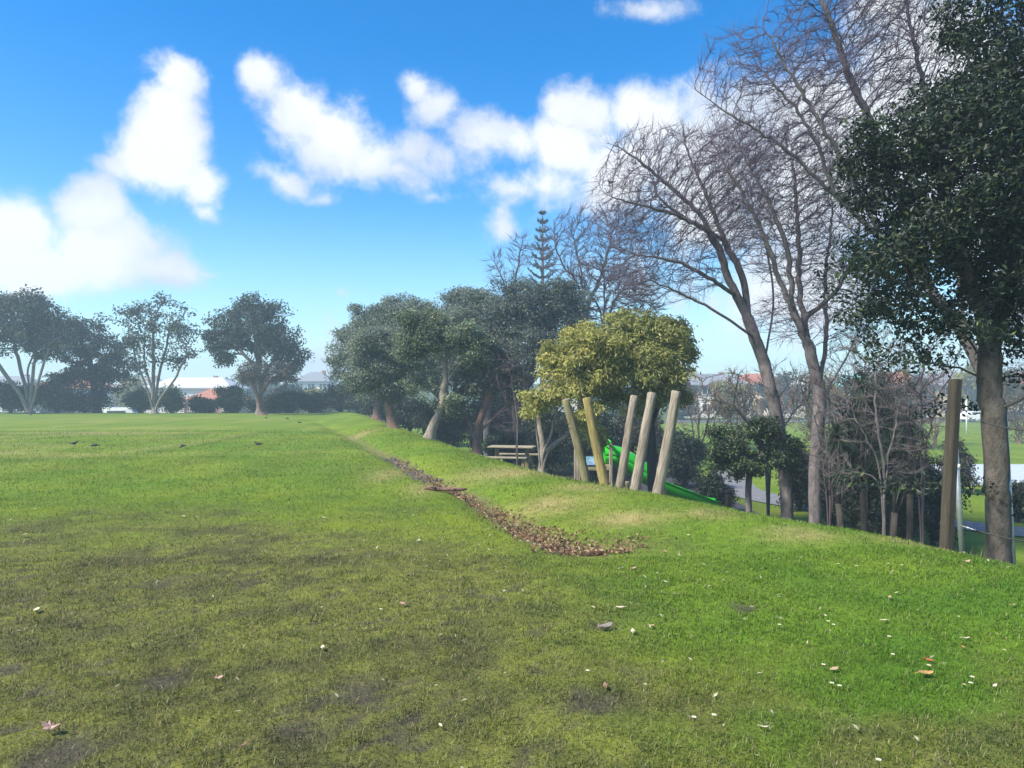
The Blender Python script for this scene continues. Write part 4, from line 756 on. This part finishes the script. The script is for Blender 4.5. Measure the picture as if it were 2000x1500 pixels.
# ------------------------------------------------------------------ neighbourhood beyond the park
roofs = [M_plain('roof_grey', (.22, .23, .25), .7, .15, 3), M_plain('roof_terracotta', (.36, .13, .07), .8, .2, 3), M_plain('roof_turquoise', (.16, .50, .48), .6, .1, 3), M_plain('roof_pale', (.55, .55, .55), .6, .1, 3)]
walls = [M_plain('wall_white', (.78, .76, .72), .8, .05, 1), M_plain('wall_cream', (.66, .56, .40), .8, .06, 1), M_plain('wall_brick', (.36, .19, .12), .85, .2, 12), M_plain('wall_blue_grey', (.45, .53, .58), .8, .06, 1)]
m_pane = M_plain('window_glass', (.045, .06, .075), .12, .2, 1); m_door = M_plain('door_paint', (.16, .08, .05), .5, .1, 3)
def house(u, d, w, h, dep, rh, wm, rm, lab, nwin, rows=1, rz=0):
    x = float(Q(u, 770, d)[0]); g = gz(x, d); o = thing('house', lab, 'house', (x, d, g), rz=rz, group='houses beyond the park'); mb = MB(); mb.box((0, 0, h/2-.5), (w, dep, h+1)); mb.build('wall', walls[wm], o)
    e = .45; X, Y = w/2+e, dep/2+e; mb = MB(); V = [(-X, -Y, h-.05), (X, -Y, h-.05), (X, Y, h-.05), (-X, Y, h-.05), (-X+dep*.42, 0, h+rh), (X-dep*.42, 0, h+rh), (-X, -Y, h-.22), (X, -Y, h-.22), (X, Y, h-.22), (-X, Y, h-.22)]
    mb.add(V, [[0, 1, 5, 4], [1, 2, 5], [2, 3, 4, 5], [3, 0, 4], [6, 7, 1, 0], [7, 8, 2, 1], [8, 9, 3, 2], [9, 6, 0, 3], [9, 8, 7, 6]]); rf = mb.build('roof', roofs[rm], o)
    mb = MB(); mb.box((w*.2, .8, h+rh*.8), (.7, .7, 1.4)); mb.build('chimney', walls[2], rf)
    for r_ in range(rows):
        for k in range(nwin):
            xx = -w/2+w*(k+.5)/nwin; zz = 1.5+r_*2.7
            if r_ == 0 and k == nwin//2:
                mb = MB(); mb.box((xx, -dep/2-.03, 1.05), (1.0, .08, 2.1), bev=.02); dr = mb.build('door', m_door, o); mb = MB(); mb.box((xx+.38, -dep/2-.1, 1.0), (.06, .08, .14)); mb.build('handle', steel, dr); continue
            ww = min(1.7, w/nwin*.6); mb = MB()
            for (cx, cz, sx, sz) in ((0, .62, ww+.16, .1), (0, -.62, ww+.16, .1), (-ww/2, 0, .1, 1.14), (ww/2, 0, .1, 1.14), (0, 0, .07, 1.14)): mb.box((xx+cx, -dep/2-.05, zz+cz), (sx, .12, sz))
            wd = mb.build('window', white_p, o); mb = MB(); mb.box((xx, -dep/2-.012, zz), (ww-.06, .04, 1.15)); mb.build('pane', m_pane, wd)
    return o
HS = [(617, 150, 7, 5.4, 7, 1.9, 0, 0, 'pale two storey house in the sky gap right of the field trees', 3, 2), (385, 132, 15, 4.6, 8, 1.8, 0, 3, 'long white house seen between the two middle field trees', 5, 1), (285, 140, 9, 4.4, 8, 2, 1, 0, 'cream house seen left of the vase shaped tree', 3, 1), (430, 122, 8, 2.8, 7, 1.8, 2, 1, 'low brick house with terracotta roof left of the round crowned tree', 3, 1), (150, 135, 12, 4.5, 8, 2, 3, 1, 'blue grey house behind the leftmost field trees', 4, 1), (25, 140, 11, 4.6, 8, 2, 0, 0, 'white house behind the leftmost tree', 4, 1),
      (1385, 120, 11, 5.2, 8, 1.8, 0, 0, 'white two storey house seen right of the yellow green trees', 4, 2), (1475, 128, 9, 5.2, 8, 1.9, 1, 1, 'cream two storey house behind the big bare tree', 3, 2), (1560, 120, 9, 4.3, 8, 1.8, 0, 3, 'white house just left of the big bare trunk', 3, 1), (1668, 118, 8, 5.0, 8, 1.8, 3, 2, 'blue grey house with turquoise roof behind the cabbage trees', 3, 2), (1745, 126, 9, 5.4, 8, 2, 2, 1, 'brick two storey house with terracotta roof left of the square post', 3, 2), (1835, 122, 11, 5.2, 8, 2, 1, 0, 'cream two storey house behind the square post', 4, 2), (1985, 124, 13, 5.3, 8, 2, 0, 1, 'white two storey house right of the evergreen trunk', 4, 2), (1130, 140, 12, 4.5, 8, 2, 0, 1, 'white house hidden behind the grove', 3, 1)]
for h_ in HS: house(*h_)
def car(u, d, mat, lab, rz=0, van=False, group='cars beyond the park'):
    x = float(Q(u, 770, d)[0]); g = gz(x, d)+.05; o = thing('van' if van else 'car', lab, 'van' if van else 'car', (x, d, g), rz, group); L, W, Hh = (5.0, 1.9, 2.35) if van else (4.3, 1.75, 1.45)
    pr = [(-L/2, .35), (-L/2, .85), (-L/2+.15, Hh), (L*.22, Hh), (L*.34, Hh*.55), (L/2-.05, Hh*.45), (L/2, .4)] if van else [(-L/2, .35), (-L/2, .85), (-L/2+.25, .95), (-L/2+.75, Hh), (L*.08, Hh), (L*.26, .95), (L/2-.1, .78), (L/2, .4)]
    n = len(pr); V = [(a, s_*W/2*(.86 if b > 1.1 else 1), b) for s_ in (-1, 1) for a, b in pr]; mb = MB(); mb.add(V, [list(range(n)), list(range(2*n-1, n-1, -1))]+[[(k+1) % n, k, n+k, n+(k+1) % n] for k in range(n)]); mb.build('body', mat, o)
    mb = MB(); zz = Hh*.78; mb.box((-.35, -W/2*.92-.02, zz), (L*.38, .05, .36), bev=.01); mb.build('side_window', m_pane, o); mb = MB(); mb.box((-.35, W/2*.92+.02, zz), (L*.38, .05, .36), bev=.01); mb.build('side_window', m_pane, o)
    for sx in (-.3, .3):
        for sy in (-1, 1):
            mb = MB(); mb.tube([(sx*L, sy*(W/2-.12), .32), (sx*L, sy*(W/2+.02), .32)], .32, 14); wh = mb.build('wheel', black, o); mb = MB(); mb.tube([(sx*L, sy*(W/2+.0), .32), (sx*L, sy*(W/2+.03), .32)], .19, 10); mb.build('rim', steel, wh)
    for sy in (-1, 1):
        mb = MB(); mb.box((L/2-.03, sy*W*.36, .68), (.08, .3, .13), bev=.01); mb.build('headlight', white_p, o)
m_cw = M_plain('car_white', (.8, .8, .8), .25, .02, 1); m_cb = M_plain('car_blue', (.05, .09, .18), .25, .05, 1); m_cr = M_plain('car_red', (.4, .03, .03), .25, .05, 1)
car(1908, 100, m_cw, 'white car on the road seen between post and evergreen trunk'); car(1720, 101, m_cr, 'red car on the road behind the cabbage trees', math.pi); car(1985, 101, m_cb, 'dark blue car on the road at the right edge'); car(242, 78, m_cw, 'white van parked below the far field edge', 0, True)
FT = [(700, 118, 60, 735, 'far dark tree behind the left end of the grove', 0), (628, 96, 26, 758, 'bright yellow green far shrub in the sky gap', 4), (255, 118, 40, 742, 'yellowish far tree left of the vase shaped tree', 4), (560, 112, 60, 752, 'far dark tree below the round crowned tree', 0), (470, 150, 60, 728, 'far green tree beyond the white house', 1), (90, 112, 60, 748, 'far dark tree behind the leftmost shrubs', 0),
      (1330, 108, 40, 745, 'far dark tree right of the yellow green trees', 0), (1425, 112, 26, 740, 'far yellowish tree between white and cream houses', 4), (1520, 110, 34, 730, 'far olive tree left of the bare trunk', 3), (1615, 112, 30, 722, 'far yellow tree right of the bare trunk', 4), (1705, 108, 26, 730, 'far green tree beside the turquoise roof', 1), (1795, 112, 34, 715, 'far brownish tree left of the square post', 3), (1895, 113, 30, 690, 'far golden tree between post and evergreen trunk', 4), (1945, 108, 34, 720, 'far olive tree behind the evergreen trunk', 3), (2040, 110, 40, 700, 'far dark tree past the right edge', 0), (1200, 118, 80, 735, 'far dark tree behind the leaning logs', 0)]
HC.append(((.16, .15, .02), (.40, .36, .05)))
for i, (u, d, ru, vt, lab, c) in enumerate(FT):
    b = base_at(u, d); vb = 770+(CAMZ-gz(*b))/d*FPX; vc = (vt+vb)/2-4; hh = (vb-vt)/2
    tree('far_tree', lab, b, [LB(d, (u-ru*.2, vc)), LB(d, (u+ru*.25, vc)), LB(d, (u, vc-8))], [EL(u, vc, d, ru, hh*.85), EL(u+ru*.4*(-1)**i, vc-6, d, ru*.6, hh*.7)], 200, .9, .25, .05, bark_dark, 140+i, pl(fill=70, k=24, spread=.8, L=.55, W=.3, c1=HC[c][0], c2=HC[c][1], cmax=6), group='trees beyond the park', thick=.1)

# ------------------------------------------------------------------ small things on the lawn
m_bird = M_plain('dark_plumage', (.03, .024, .02), .6, .4, 30); m_beak = M_plain('yellow_beak', (.5, .3, .03), .5, .1, 10)
def bird(loc, lab, rz, sc=1.0, peck=0.0, group='dark birds feeding on the field'):
    o = thing('bird', lab, 'bird', loc, rz, group); k = sc
    sp = [(-.115, .085), (-.10, .087), (-.06, .082), (-.03, .085), (.0, .085), (.035, .088), (.055, .105-peck*.05), (.075, .128-peck*.095), (.092, .135-peck*.11), (.105, .13-peck*.115)]; rr = [.010, .013, .015, .028, .037, .034, .024, .019, .019, .008]
    mb = MB(); mb.tube([(x*k, 0, z*k) for x, z in sp], [r*k for r in rr], 10); mb.build('body', m_bird, o, True)
    hx, hz_ = sp[-1]; mb = MB(); mb.tube([(hx*k-.004, 0, hz_*k), ((hx+.024)*k, 0, (hz_-.004-peck*.012)*k)], [.006*k, .001], 6); mb.build('beak', m_beak, o)
    for sy in (-1, 1):
        mb = MB(); mb.tube([(0, sy*.014*k, .06*k), (-.01*k, sy*.015*k, .03*k), (0, sy*.015*k, -.004)], .0035*k, 5); mb.tube([(-.012*k, sy*.015*k, .001), (.022*k, sy*.017*k, .001)], .003*k, 4); mb.build('leg', m_beak, o)
        mb = MB(); mb.tube([(.03*k, sy*.028*k, .092*k), (-.02*k, sy*.034*k, .09*k), (-.085*k, sy*.018*k, .085*k)], [.012*k, .017*k, .003*k], 6); mb.build('wing', m_bird, o, True)
BR = [(145, 873, .4, 0, 'dark bird on the field, leftmost of the nearer row'), (186, 876, 3.4, .6, 'dark bird beside the leftmost bird of the nearer row'), (358, 876, 2.6, .9, 'dark bird pecking alone on the field below the vase shaped tree'), (505, 873, 3.3, 0, 'dark bird on the field, rightmost of the nearer row'), (60, 813, .2, .5, 'tiny dark bird below the leftmost tree trunk'), (520, 819, 2.9, .5, 'tiny dark bird below the round crowned tree trunk'), (561, 820, .5, .8, 'tiny dark bird, middle of the far three'), (585, 829, 3.0, .3, 'tiny dark bird near the head of the ditch')]
for (u, v, rz, pk, lab) in BR:
    d = CAMZ*FPX/(v-770.); x = float(Q(u, 770, d)[0]); bird((x, d, gz(x, d)+.012), lab, rz, 1.15, pk)
pos, par, rad, tip = bareA; tg = Q(1193, 362, 15.5); px = 1000+pos[:, 0]/pos[:, 1]*FPX; pv = 770-(pos[:, 2]-CAMZ)/pos[:, 1]*FPX; j = int(np.argmin((px-1193)**2+(pv-362)**2)); bird(pos[j]+[0, 0, rad[j]*.6], 'small dark bird perched on an outer left twig of the leafless tree', 2.6, 1.0, 0, None)

def leaf_thing(u, v, size, col, lab, lobes=0, curl=.3, name='fallen_leaf', rz=None):
    d = (CAMZ-.0)*FPX/(v-770.); x = float(Q(u, 770, d)[0]); g = gz(x, d); d = (CAMZ-g)*FPX/(v-770.); x = float(Q(u, 770, d)[0]); g = gz(x, d); L = size/FPX*d*1.15; rr = random.Random(int(u*7+v)); n = 20 if lobes else 12; V = [(0, 0, .2*curl*L)]; asp = rr.uniform(.32, .5)
    for k in range(n):
        a = 2*math.pi*k/n
        if lobes: r = .5*L*(.62+.38*abs(math.cos(a*lobes/2)))*(1-.3*(math.cos(a) < -.8)); xx, yy = r*math.cos(a), r*math.sin(a)*.9
        else: xx, yy = .5*L*math.cos(a), .5*L*asp*math.sin(a)*(1-.3*math.cos(a))
        V.append((xx, yy, curl*L*((yy/L)**2*2.6+(xx/L)**2*1.1)+rr.uniform(0, .02)*L+.002))
    F = [[0, 1+k, 1+(k+1) % n] for k in range(n)]; nV = len(V); V2 = V+[(a, b, c-.0016) for a, b, c in V]; F2 = F+[[nV+f[0], nV+f[2], nV+f[1]] for f in F]+[[1+k, 1+nV+k, 1+nV+(k+1) % n, 1+(k+1) % n] for k in range(n)]
    o = thing(name, lab, 'leaf', (x, d, g+.022), rr.uniform(0, 6.28) if rz is None else rz, 'single fallen leaves on the lawn'); o.rotation_euler[0] = rr.uniform(-.2, .2); py_mesh('blade', V2, F2, M_LEAFC[col], o); mb = MB(); mb.tube([(-.5*L, 0, curl*L*.27+.002), (-.66*L, .03*L, .01), (-.78*L, .02*L, .004)], .0013+.004*L, 5); mb.build('stalk', M_LEAFC[col], o)
M_LEAFC = {'tan': M_plain('leaf_tan', (.42, .31, .17), .8, .2, 60), 'pale': M_plain('leaf_pale', (.55, .48, .33), .8, .15, 60), 'pink': M_plain('leaf_pink_brown', (.40, .25, .19), .8, .2, 60), 'brown': M_plain('leaf_brown', (.24, .13, .08), .8, .25, 60), 'grey': M_plain('leaf_grey', (.25, .21, .18), .8, .2, 60), 'orange': M_plain('leaf_orange', (.46, .25, .09), .7, .25, 40), 'red': M_plain('leaf_red', (.45, .10, .04), .7, .2, 40)}
LV = [(105, 1427, 34, 'pink', 5, 'pinkish lobed dry leaf near the bottom left corner'), (430, 1329, 17, 'pink', 5, 'small pinkish lobed leaf on the worn patch'), (477, 1462, 18, 'brown', 0, 'brown curled leaf standing in the mud at the bottom'), (632, 1269, 16, 'pale', 0, 'pale slim leaf on the worn grass left of centre'), (790, 1184, 15, 'pink', 5, 'small brown lobed leaf in the middle of the worn grass'), (745, 1194, 9, 'pale', 0, 'tiny pale leaf left of the brown lobed leaf'), (75, 1196, 18, 'pale', 0, 'pale leaf near the left edge of the worn grass'), (50, 1048, 13, 'tan', 0, 'pale leaf far left where worn grass begins'), (1182, 1229, 34, 'grey', 0, 'large grey brown leaf beside a small mud patch'), (1235, 1238, 18, 'pale', 0, 'pale leaf just right of the large grey leaf'), (1210, 1190, 15, 'pale', 0, 'pale leaf above the large grey leaf'), (1237, 1114, 14, 'pink', 0, 'brownish leaf below the right end of the leaf drift'), (1272, 1226, 10, 'tan', 0, 'small tan leaf right of the large grey leaf'), (1181, 1344, 20, 'brown', 0, 'red brown leaf on the worn patch at bottom centre'), (1625, 1313, 20, 'tan', 0, 'straw coloured leaf beside two daisies'), (1805, 1321, 26, 'orange', 0, 'curled orange tan leaf at lower right'), (1812, 1294, 14, 'red', 0, 'red leaf above the curled orange leaf'), (1885, 1104, 13, 'pink', 5, 'pinkish leaf in front of the evergreen trunk'), (1975, 1182, 12, 'tan', 0, 'tan leaf at the right edge'), (1490, 1425, 14, 'pale', 0, 'pale leaf near the bottom right of centre'), (1883, 1251, 14, 'pale', 0, 'cream leaf above a small yellow leaf at right'), (1877, 1268, 10, 'orange', 0, 'small yellow orange leaf at right'), (1300, 1141, 10, 'pale', 0, 'small pale leaf right of centre'), (1735, 1171, 14, 'tan', 0, 'tan leaf on the green grass below the square post'), (1722, 1216, 12, 'pale', 0, 'pale slim leaf left of the cream leaf'), (1937, 1345, 15, 'pale', 0, 'pale slim leaf at the lower right edge'), (360, 1012, 11, 'tan', 0, 'tan leaf at the far edge of the worn grass, left'), (635, 1014, 11, 'pale', 0, 'pale leaf at the far edge of the worn grass, middle'), (818, 1059, 12, 'pale', 0, 'pale leaf left of the ditch'), (1747, 1161, 9, 'pale', 0, 'tiny pale leaf below the square post')]
for (u, v, sz, c, lo, lab) in LV: leaf_thing(u, v, sz, c, lab, lo, random.Random(u).uniform(.25, .6))
m_petal = M_plain('petal', (.82, .82, .80), .6, .03, 20); m_eye = M_plain('daisy_eye', (.6, .4, .03), .6, .1, 40)
for (u, v, lab) in [(1520, 1218, 'single white daisy right of the large grey leaf'), (1615, 1213, 'left daisy of the pair above the straw coloured leaf'), (1625, 1219, 'right daisy of the pair above the straw coloured leaf'), (1733, 1242, 'single white daisy above right of the straw coloured leaf'), (1740, 1276, 'single white daisy left of the red leaf'), (1810, 1299, 'white daisy between the red leaf and the curled orange leaf'), (1894, 1321, 'upper daisy of the pair right of the curled orange leaf'), (1891, 1333, 'lower daisy of the pair right of the curled orange leaf'), (1621, 1334, 'left daisy of the pair below the straw coloured leaf'), (1636, 1339, 'right daisy of the pair below the straw coloured leaf'), (1392, 1395, 'right daisy of the pair near the bottom right of centre'), (1711, 1481, 'white daisy lowest on the lawn near the bottom edge'), (1353, 1399, 'left daisy of the pair near the bottom right of centre'), (1635, 1090, 'left daisy of the far pair below the dry patch'), (1670, 1092, 'right daisy of the far pair below the dry patch'), (1147, 1310, 'white daisy above the red brown leaf at bottom centre'), (1605, 1299, 'white daisy just above the straw coloured leaf'), (1759, 1095, 'farthest daisy, below the foot of the square post')]:
    d = CAMZ*FPX/(v-770.); x = float(Q(u, 770, d)[0]); d = (CAMZ-gz(x, d)-.04)*FPX/(v-770.); x = float(Q(u, 770, d)[0]); o = thing('daisy', lab, 'flower', (x, d, gz(x, d)), group='daisies in the lawn'); rr = random.Random(u); hz_ = .045
    mb = MB(); mb.tube([(0, 0, -.01), (.004, 0, .02), (0, 0, hz_)], .0012, 4); mb.build('stem', m_blade, o)
    mb = MB(); R0 = .0125
    for k in range(14):
        a = 2*math.pi*k/14; b_ = a+.16; c_ = a-.16; mb.add([(0, 0, hz_), (R0*.8*math.cos(c_), R0*.8*math.sin(c_), hz_+.002), (R0*math.cos(a), R0*math.sin(a), hz_+.003), (R0*.8*math.cos(b_), R0*.8*math.sin(b_), hz_+.002)], [[0, 1, 2, 3]])
    mb.build('petals', m_petal, o); mb = MB(); mb.tube([(0, 0, hz_-.001), (0, 0, hz_+.003), (0, 0, hz_+.0045)], [.0042, .004, .002], 8); mb.build('eye', m_eye, o)

# broken branch lying across the ditch
d = 12.3; p = Q(868, 955, d); g = gz(p[0], d); o = thing('fallen_branch', 'broken brown branch lying across the leaf filled ditch', 'branch', (p[0], d, g+.035), rz=R(-6)); mb = MB(); rg2 = random.Random(9)
mb.tube([(-.36, .03, .03), (-.27, .0, .045), (-.15, .015, .035), (0, -.02, .03), (.12, .0, .035), (.24, .03, .02), (.33, .02, .035), (.38, .05, .03)], [.014, .03, .036, .031, .037, .030, .022, .008], 10, True, .22, rg2); mb.build('shaft', bark_brown, o, True)
mb = MB(); mb.tube([(-.12, .01, .04), (-.2, -.1, .07), (-.3, -.17, .06)], [.018, .013, .005], 7, True, .1, rg2); mb.build('side_branch', bark_brown, o, True)
mb = MB(); mb.tube([(.14, .0, .04), (.24, -.09, .06), (.30, -.13, .05)], [.016, .011, .004], 7, True, .1, rg2); mb.build('side_branch', bark_brown, o, True)

# leaf drift and stones in the ditch
rng = np.random.RandomState(8); n = 3000; y = 7.4+11*rng.rand(n)**1.9; s = rng.normal(0, 1, n)*(.08+.13*sm(12, 8, y)); kp = rng.rand(n) < .25+1.2*fbm(y*1.3, s*4, 51, 3)**1.5; y, s = y[kp], s[kp]; n = len(y); x = .7+(s-(y-7.6)*.322)/.947; ex = rng.rand(n) < .05; x = np.where(ex, 1.12+rng.normal(0, .26, n), x); y = np.where(ex, 7.85+rng.normal(0, .22, n), y)
C = np.column_stack([x, y, ground_z(x, y)+rng.uniform(.004, .03, n)]); V, F = leaves(C, rng, .052, .03, None, 1.0, 0, .75, .45)
pal = np.array([(.30, .19, .13), (.40, .28, .20), (.48, .36, .27), (.20, .12, .09), (.55, .45, .35)]); tag(np_mesh('fallen_leaves', V, F, m_litter, col=np.repeat(pal[rng.randint(0, 5, n)]*np.array([.86, .74, .62])*rng.uniform(.5, 1.1, (n, 1)), 4, 0)), 'drift of dry brown leaves along the bottom of the ditch', 'leaves', kind='stuff')
n = 1000; y = rng.uniform(3, 24, n)**1.0; x = rng.uniform(-.72, .72, n)*y; k = (sdist(x, y)-sil(y) < .5) & (rng.rand(n) < .5+.5*sm(-2, 3, x)); x, y = x[k], y[k]
C = np.column_stack([x, y, ground_z(x, y)+.03]); V, F = leaves(C, rng, .034, .012, None, 1.0, 0, .5, .2); tag(np_mesh('leaf_scraps', V, F, m_litter, col=np.repeat(np.array([.50, .46, .32])*rng.uniform(.5, 1.1, (len(x), 1)), 4, 0)), 'small pale leaf scraps scattered over the lawn', 'leaves', kind='stuff')
n = 150; y = rng.uniform(14, 19, n); s = rng.normal(-.05, .11, n); x = .7+(s-(y-7.6)*.322)/.947; cub = np.array([(i, j, k) for i in (-1, 1) for j in (-1, 1) for k in (-1, 1)], float); cf = np.array([[0, 1, 3, 2], [4, 6, 7, 5], [0, 4, 5, 1], [2, 3, 7, 6], [0, 2, 6, 4], [1, 5, 7, 3]])
V = np.column_stack([x, y, ground_z(x, y)+.01])[:, None]+(cub[None]*rng.uniform(.012, .04, (n, 1, 3))*rng.uniform(.6, 1.1, (n, 8, 1))); F = (np.arange(n)[:, None, None]*8+cf[None]).reshape(-1, 4); tag(np_mesh('gravel', V.reshape(-1, 3), F, M_plain('stone', (.15, .14, .125), .9, .3, 12)), 'grey stones along the far stretch of the ditch', 'stones', kind='stuff')

# ------------------------------------------------------------------ grass blades
rng = np.random.RandomState(3); AV = []; AF = []; AC = []; o_ = 0
for (d0, d1, den, L, W, near) in ((2.5, 4.6, 8500, .030, .0034, 1), (4.6, 7.2, 4200, .032, .0052, 1), (7.2, 11.5, 1700, .036, .009, 0), (11.5, 19, 520, .05, .014, 0), (19, 32, 130, .055, .024, 0)):
    n = int(.76*(d1*d1-d0*d0)*den); y = np.sqrt(rng.uniform(d0*d0, d1*d1, n)); x = rng.uniform(-.76, .76, n)*y
    c, mud, lit, dry, wear = tint(x, y); cl = fbm(x*6, y*6, 41, 3); keep = (rng.rand(n) > mud*.8+lit*.6) & (rng.rand(n) < .35+1.1*cl-.25*wear) & (sdist(x, y)-sil(y) < 3.0); x, y, c, cl, wear = x[keep], y[keep], c[keep], cl[keep], wear[keep]; n = len(x)
    a = rng.uniform(0, 2*math.pi, n); ln = L*rng.uniform(.55, 1.5, n)*(.6+.9*cl); lean = rng.uniform(.45, 1.5, n); w = W*rng.uniform(.7, 1.3, n); B = np.column_stack([x, y, ground_z(x, y)-.004]); dr = np.column_stack([np.cos(a), np.sin(a), 0*a]); sd_ = np.column_stack([-np.sin(a), np.cos(a), 0*a]); up = np.array([0, 0, 1.])
    col = c*rng.uniform(.6, 1.6, (n, 1)); st = rng.rand(n) < (.05+.15*wear); col = np.where(st[:, None], np.array([.34, .30, .15])*rng.uniform(.6, 1.1, (n, 1)), col); gr = rng.rand(n) < .10; col = np.where(gr[:, None], col*np.array([.75, 1.12, .8]), col)
    tipp = B+dr*(ln*lean*.75)[:, None]+up*(ln*(1.1-.55*lean))[:, None]
    if near:
        m = B+dr*(ln*lean*.28)[:, None]+up*(ln*.62*(1.15-.4*lean))[:, None]; V = np.stack([B-sd_*w[:, None]/2, B+sd_*w[:, None]/2, m+sd_*w[:, None]*.42, m-sd_*w[:, None]*.42, tipp], 1); k = np.arange(n)[:, None]*5; F = np.concatenate([k+[0, 1, 2], k+[0, 2, 3], k+[3, 2, 4]])
    else: V = np.stack([B-sd_*w[:, None]/2, B+sd_*w[:, None]/2, tipp], 1); k = np.arange(n)[:, None]*3; F = k+[0, 1, 2]
    AV.append(V.reshape(-1, 3)); AF.append(F+o_); AC.append(np.repeat(col, V.shape[1], 0)); o_ += V.shape[0]*V.shape[1]
tag(np_mesh('grass', np.vstack(AV), np.vstack(AF), m_blade, col=np.vstack(AC)), 'short winter lawn grass, worn and olive in the left foreground', 'grass', kind='stuff')

# ------------------------------------------------------------------ added haze volume, mostly standing in for a blue lens veil
mz = bpy.data.materials.new('veil_haze'); mz.use_nodes = True; t = mz.node_tree; t.nodes.clear(); pv_ = nd(t, 'ShaderNodeVolumePrincipled'); pv_.inputs['Color'].default_value = (.62, .80, 1, 1); pv_.inputs['Density'].default_value = .0023; pv_.inputs['Anisotropy'].default_value = .1
lk(t, pv_.outputs[0], nd(t, 'ShaderNodeOutputMaterial').inputs['Volume'])
mb = MB(); mb.box((0, 205, 8.0), (1010, 500, 27)); tag(mb.build('haze', mz), kind='stuff')
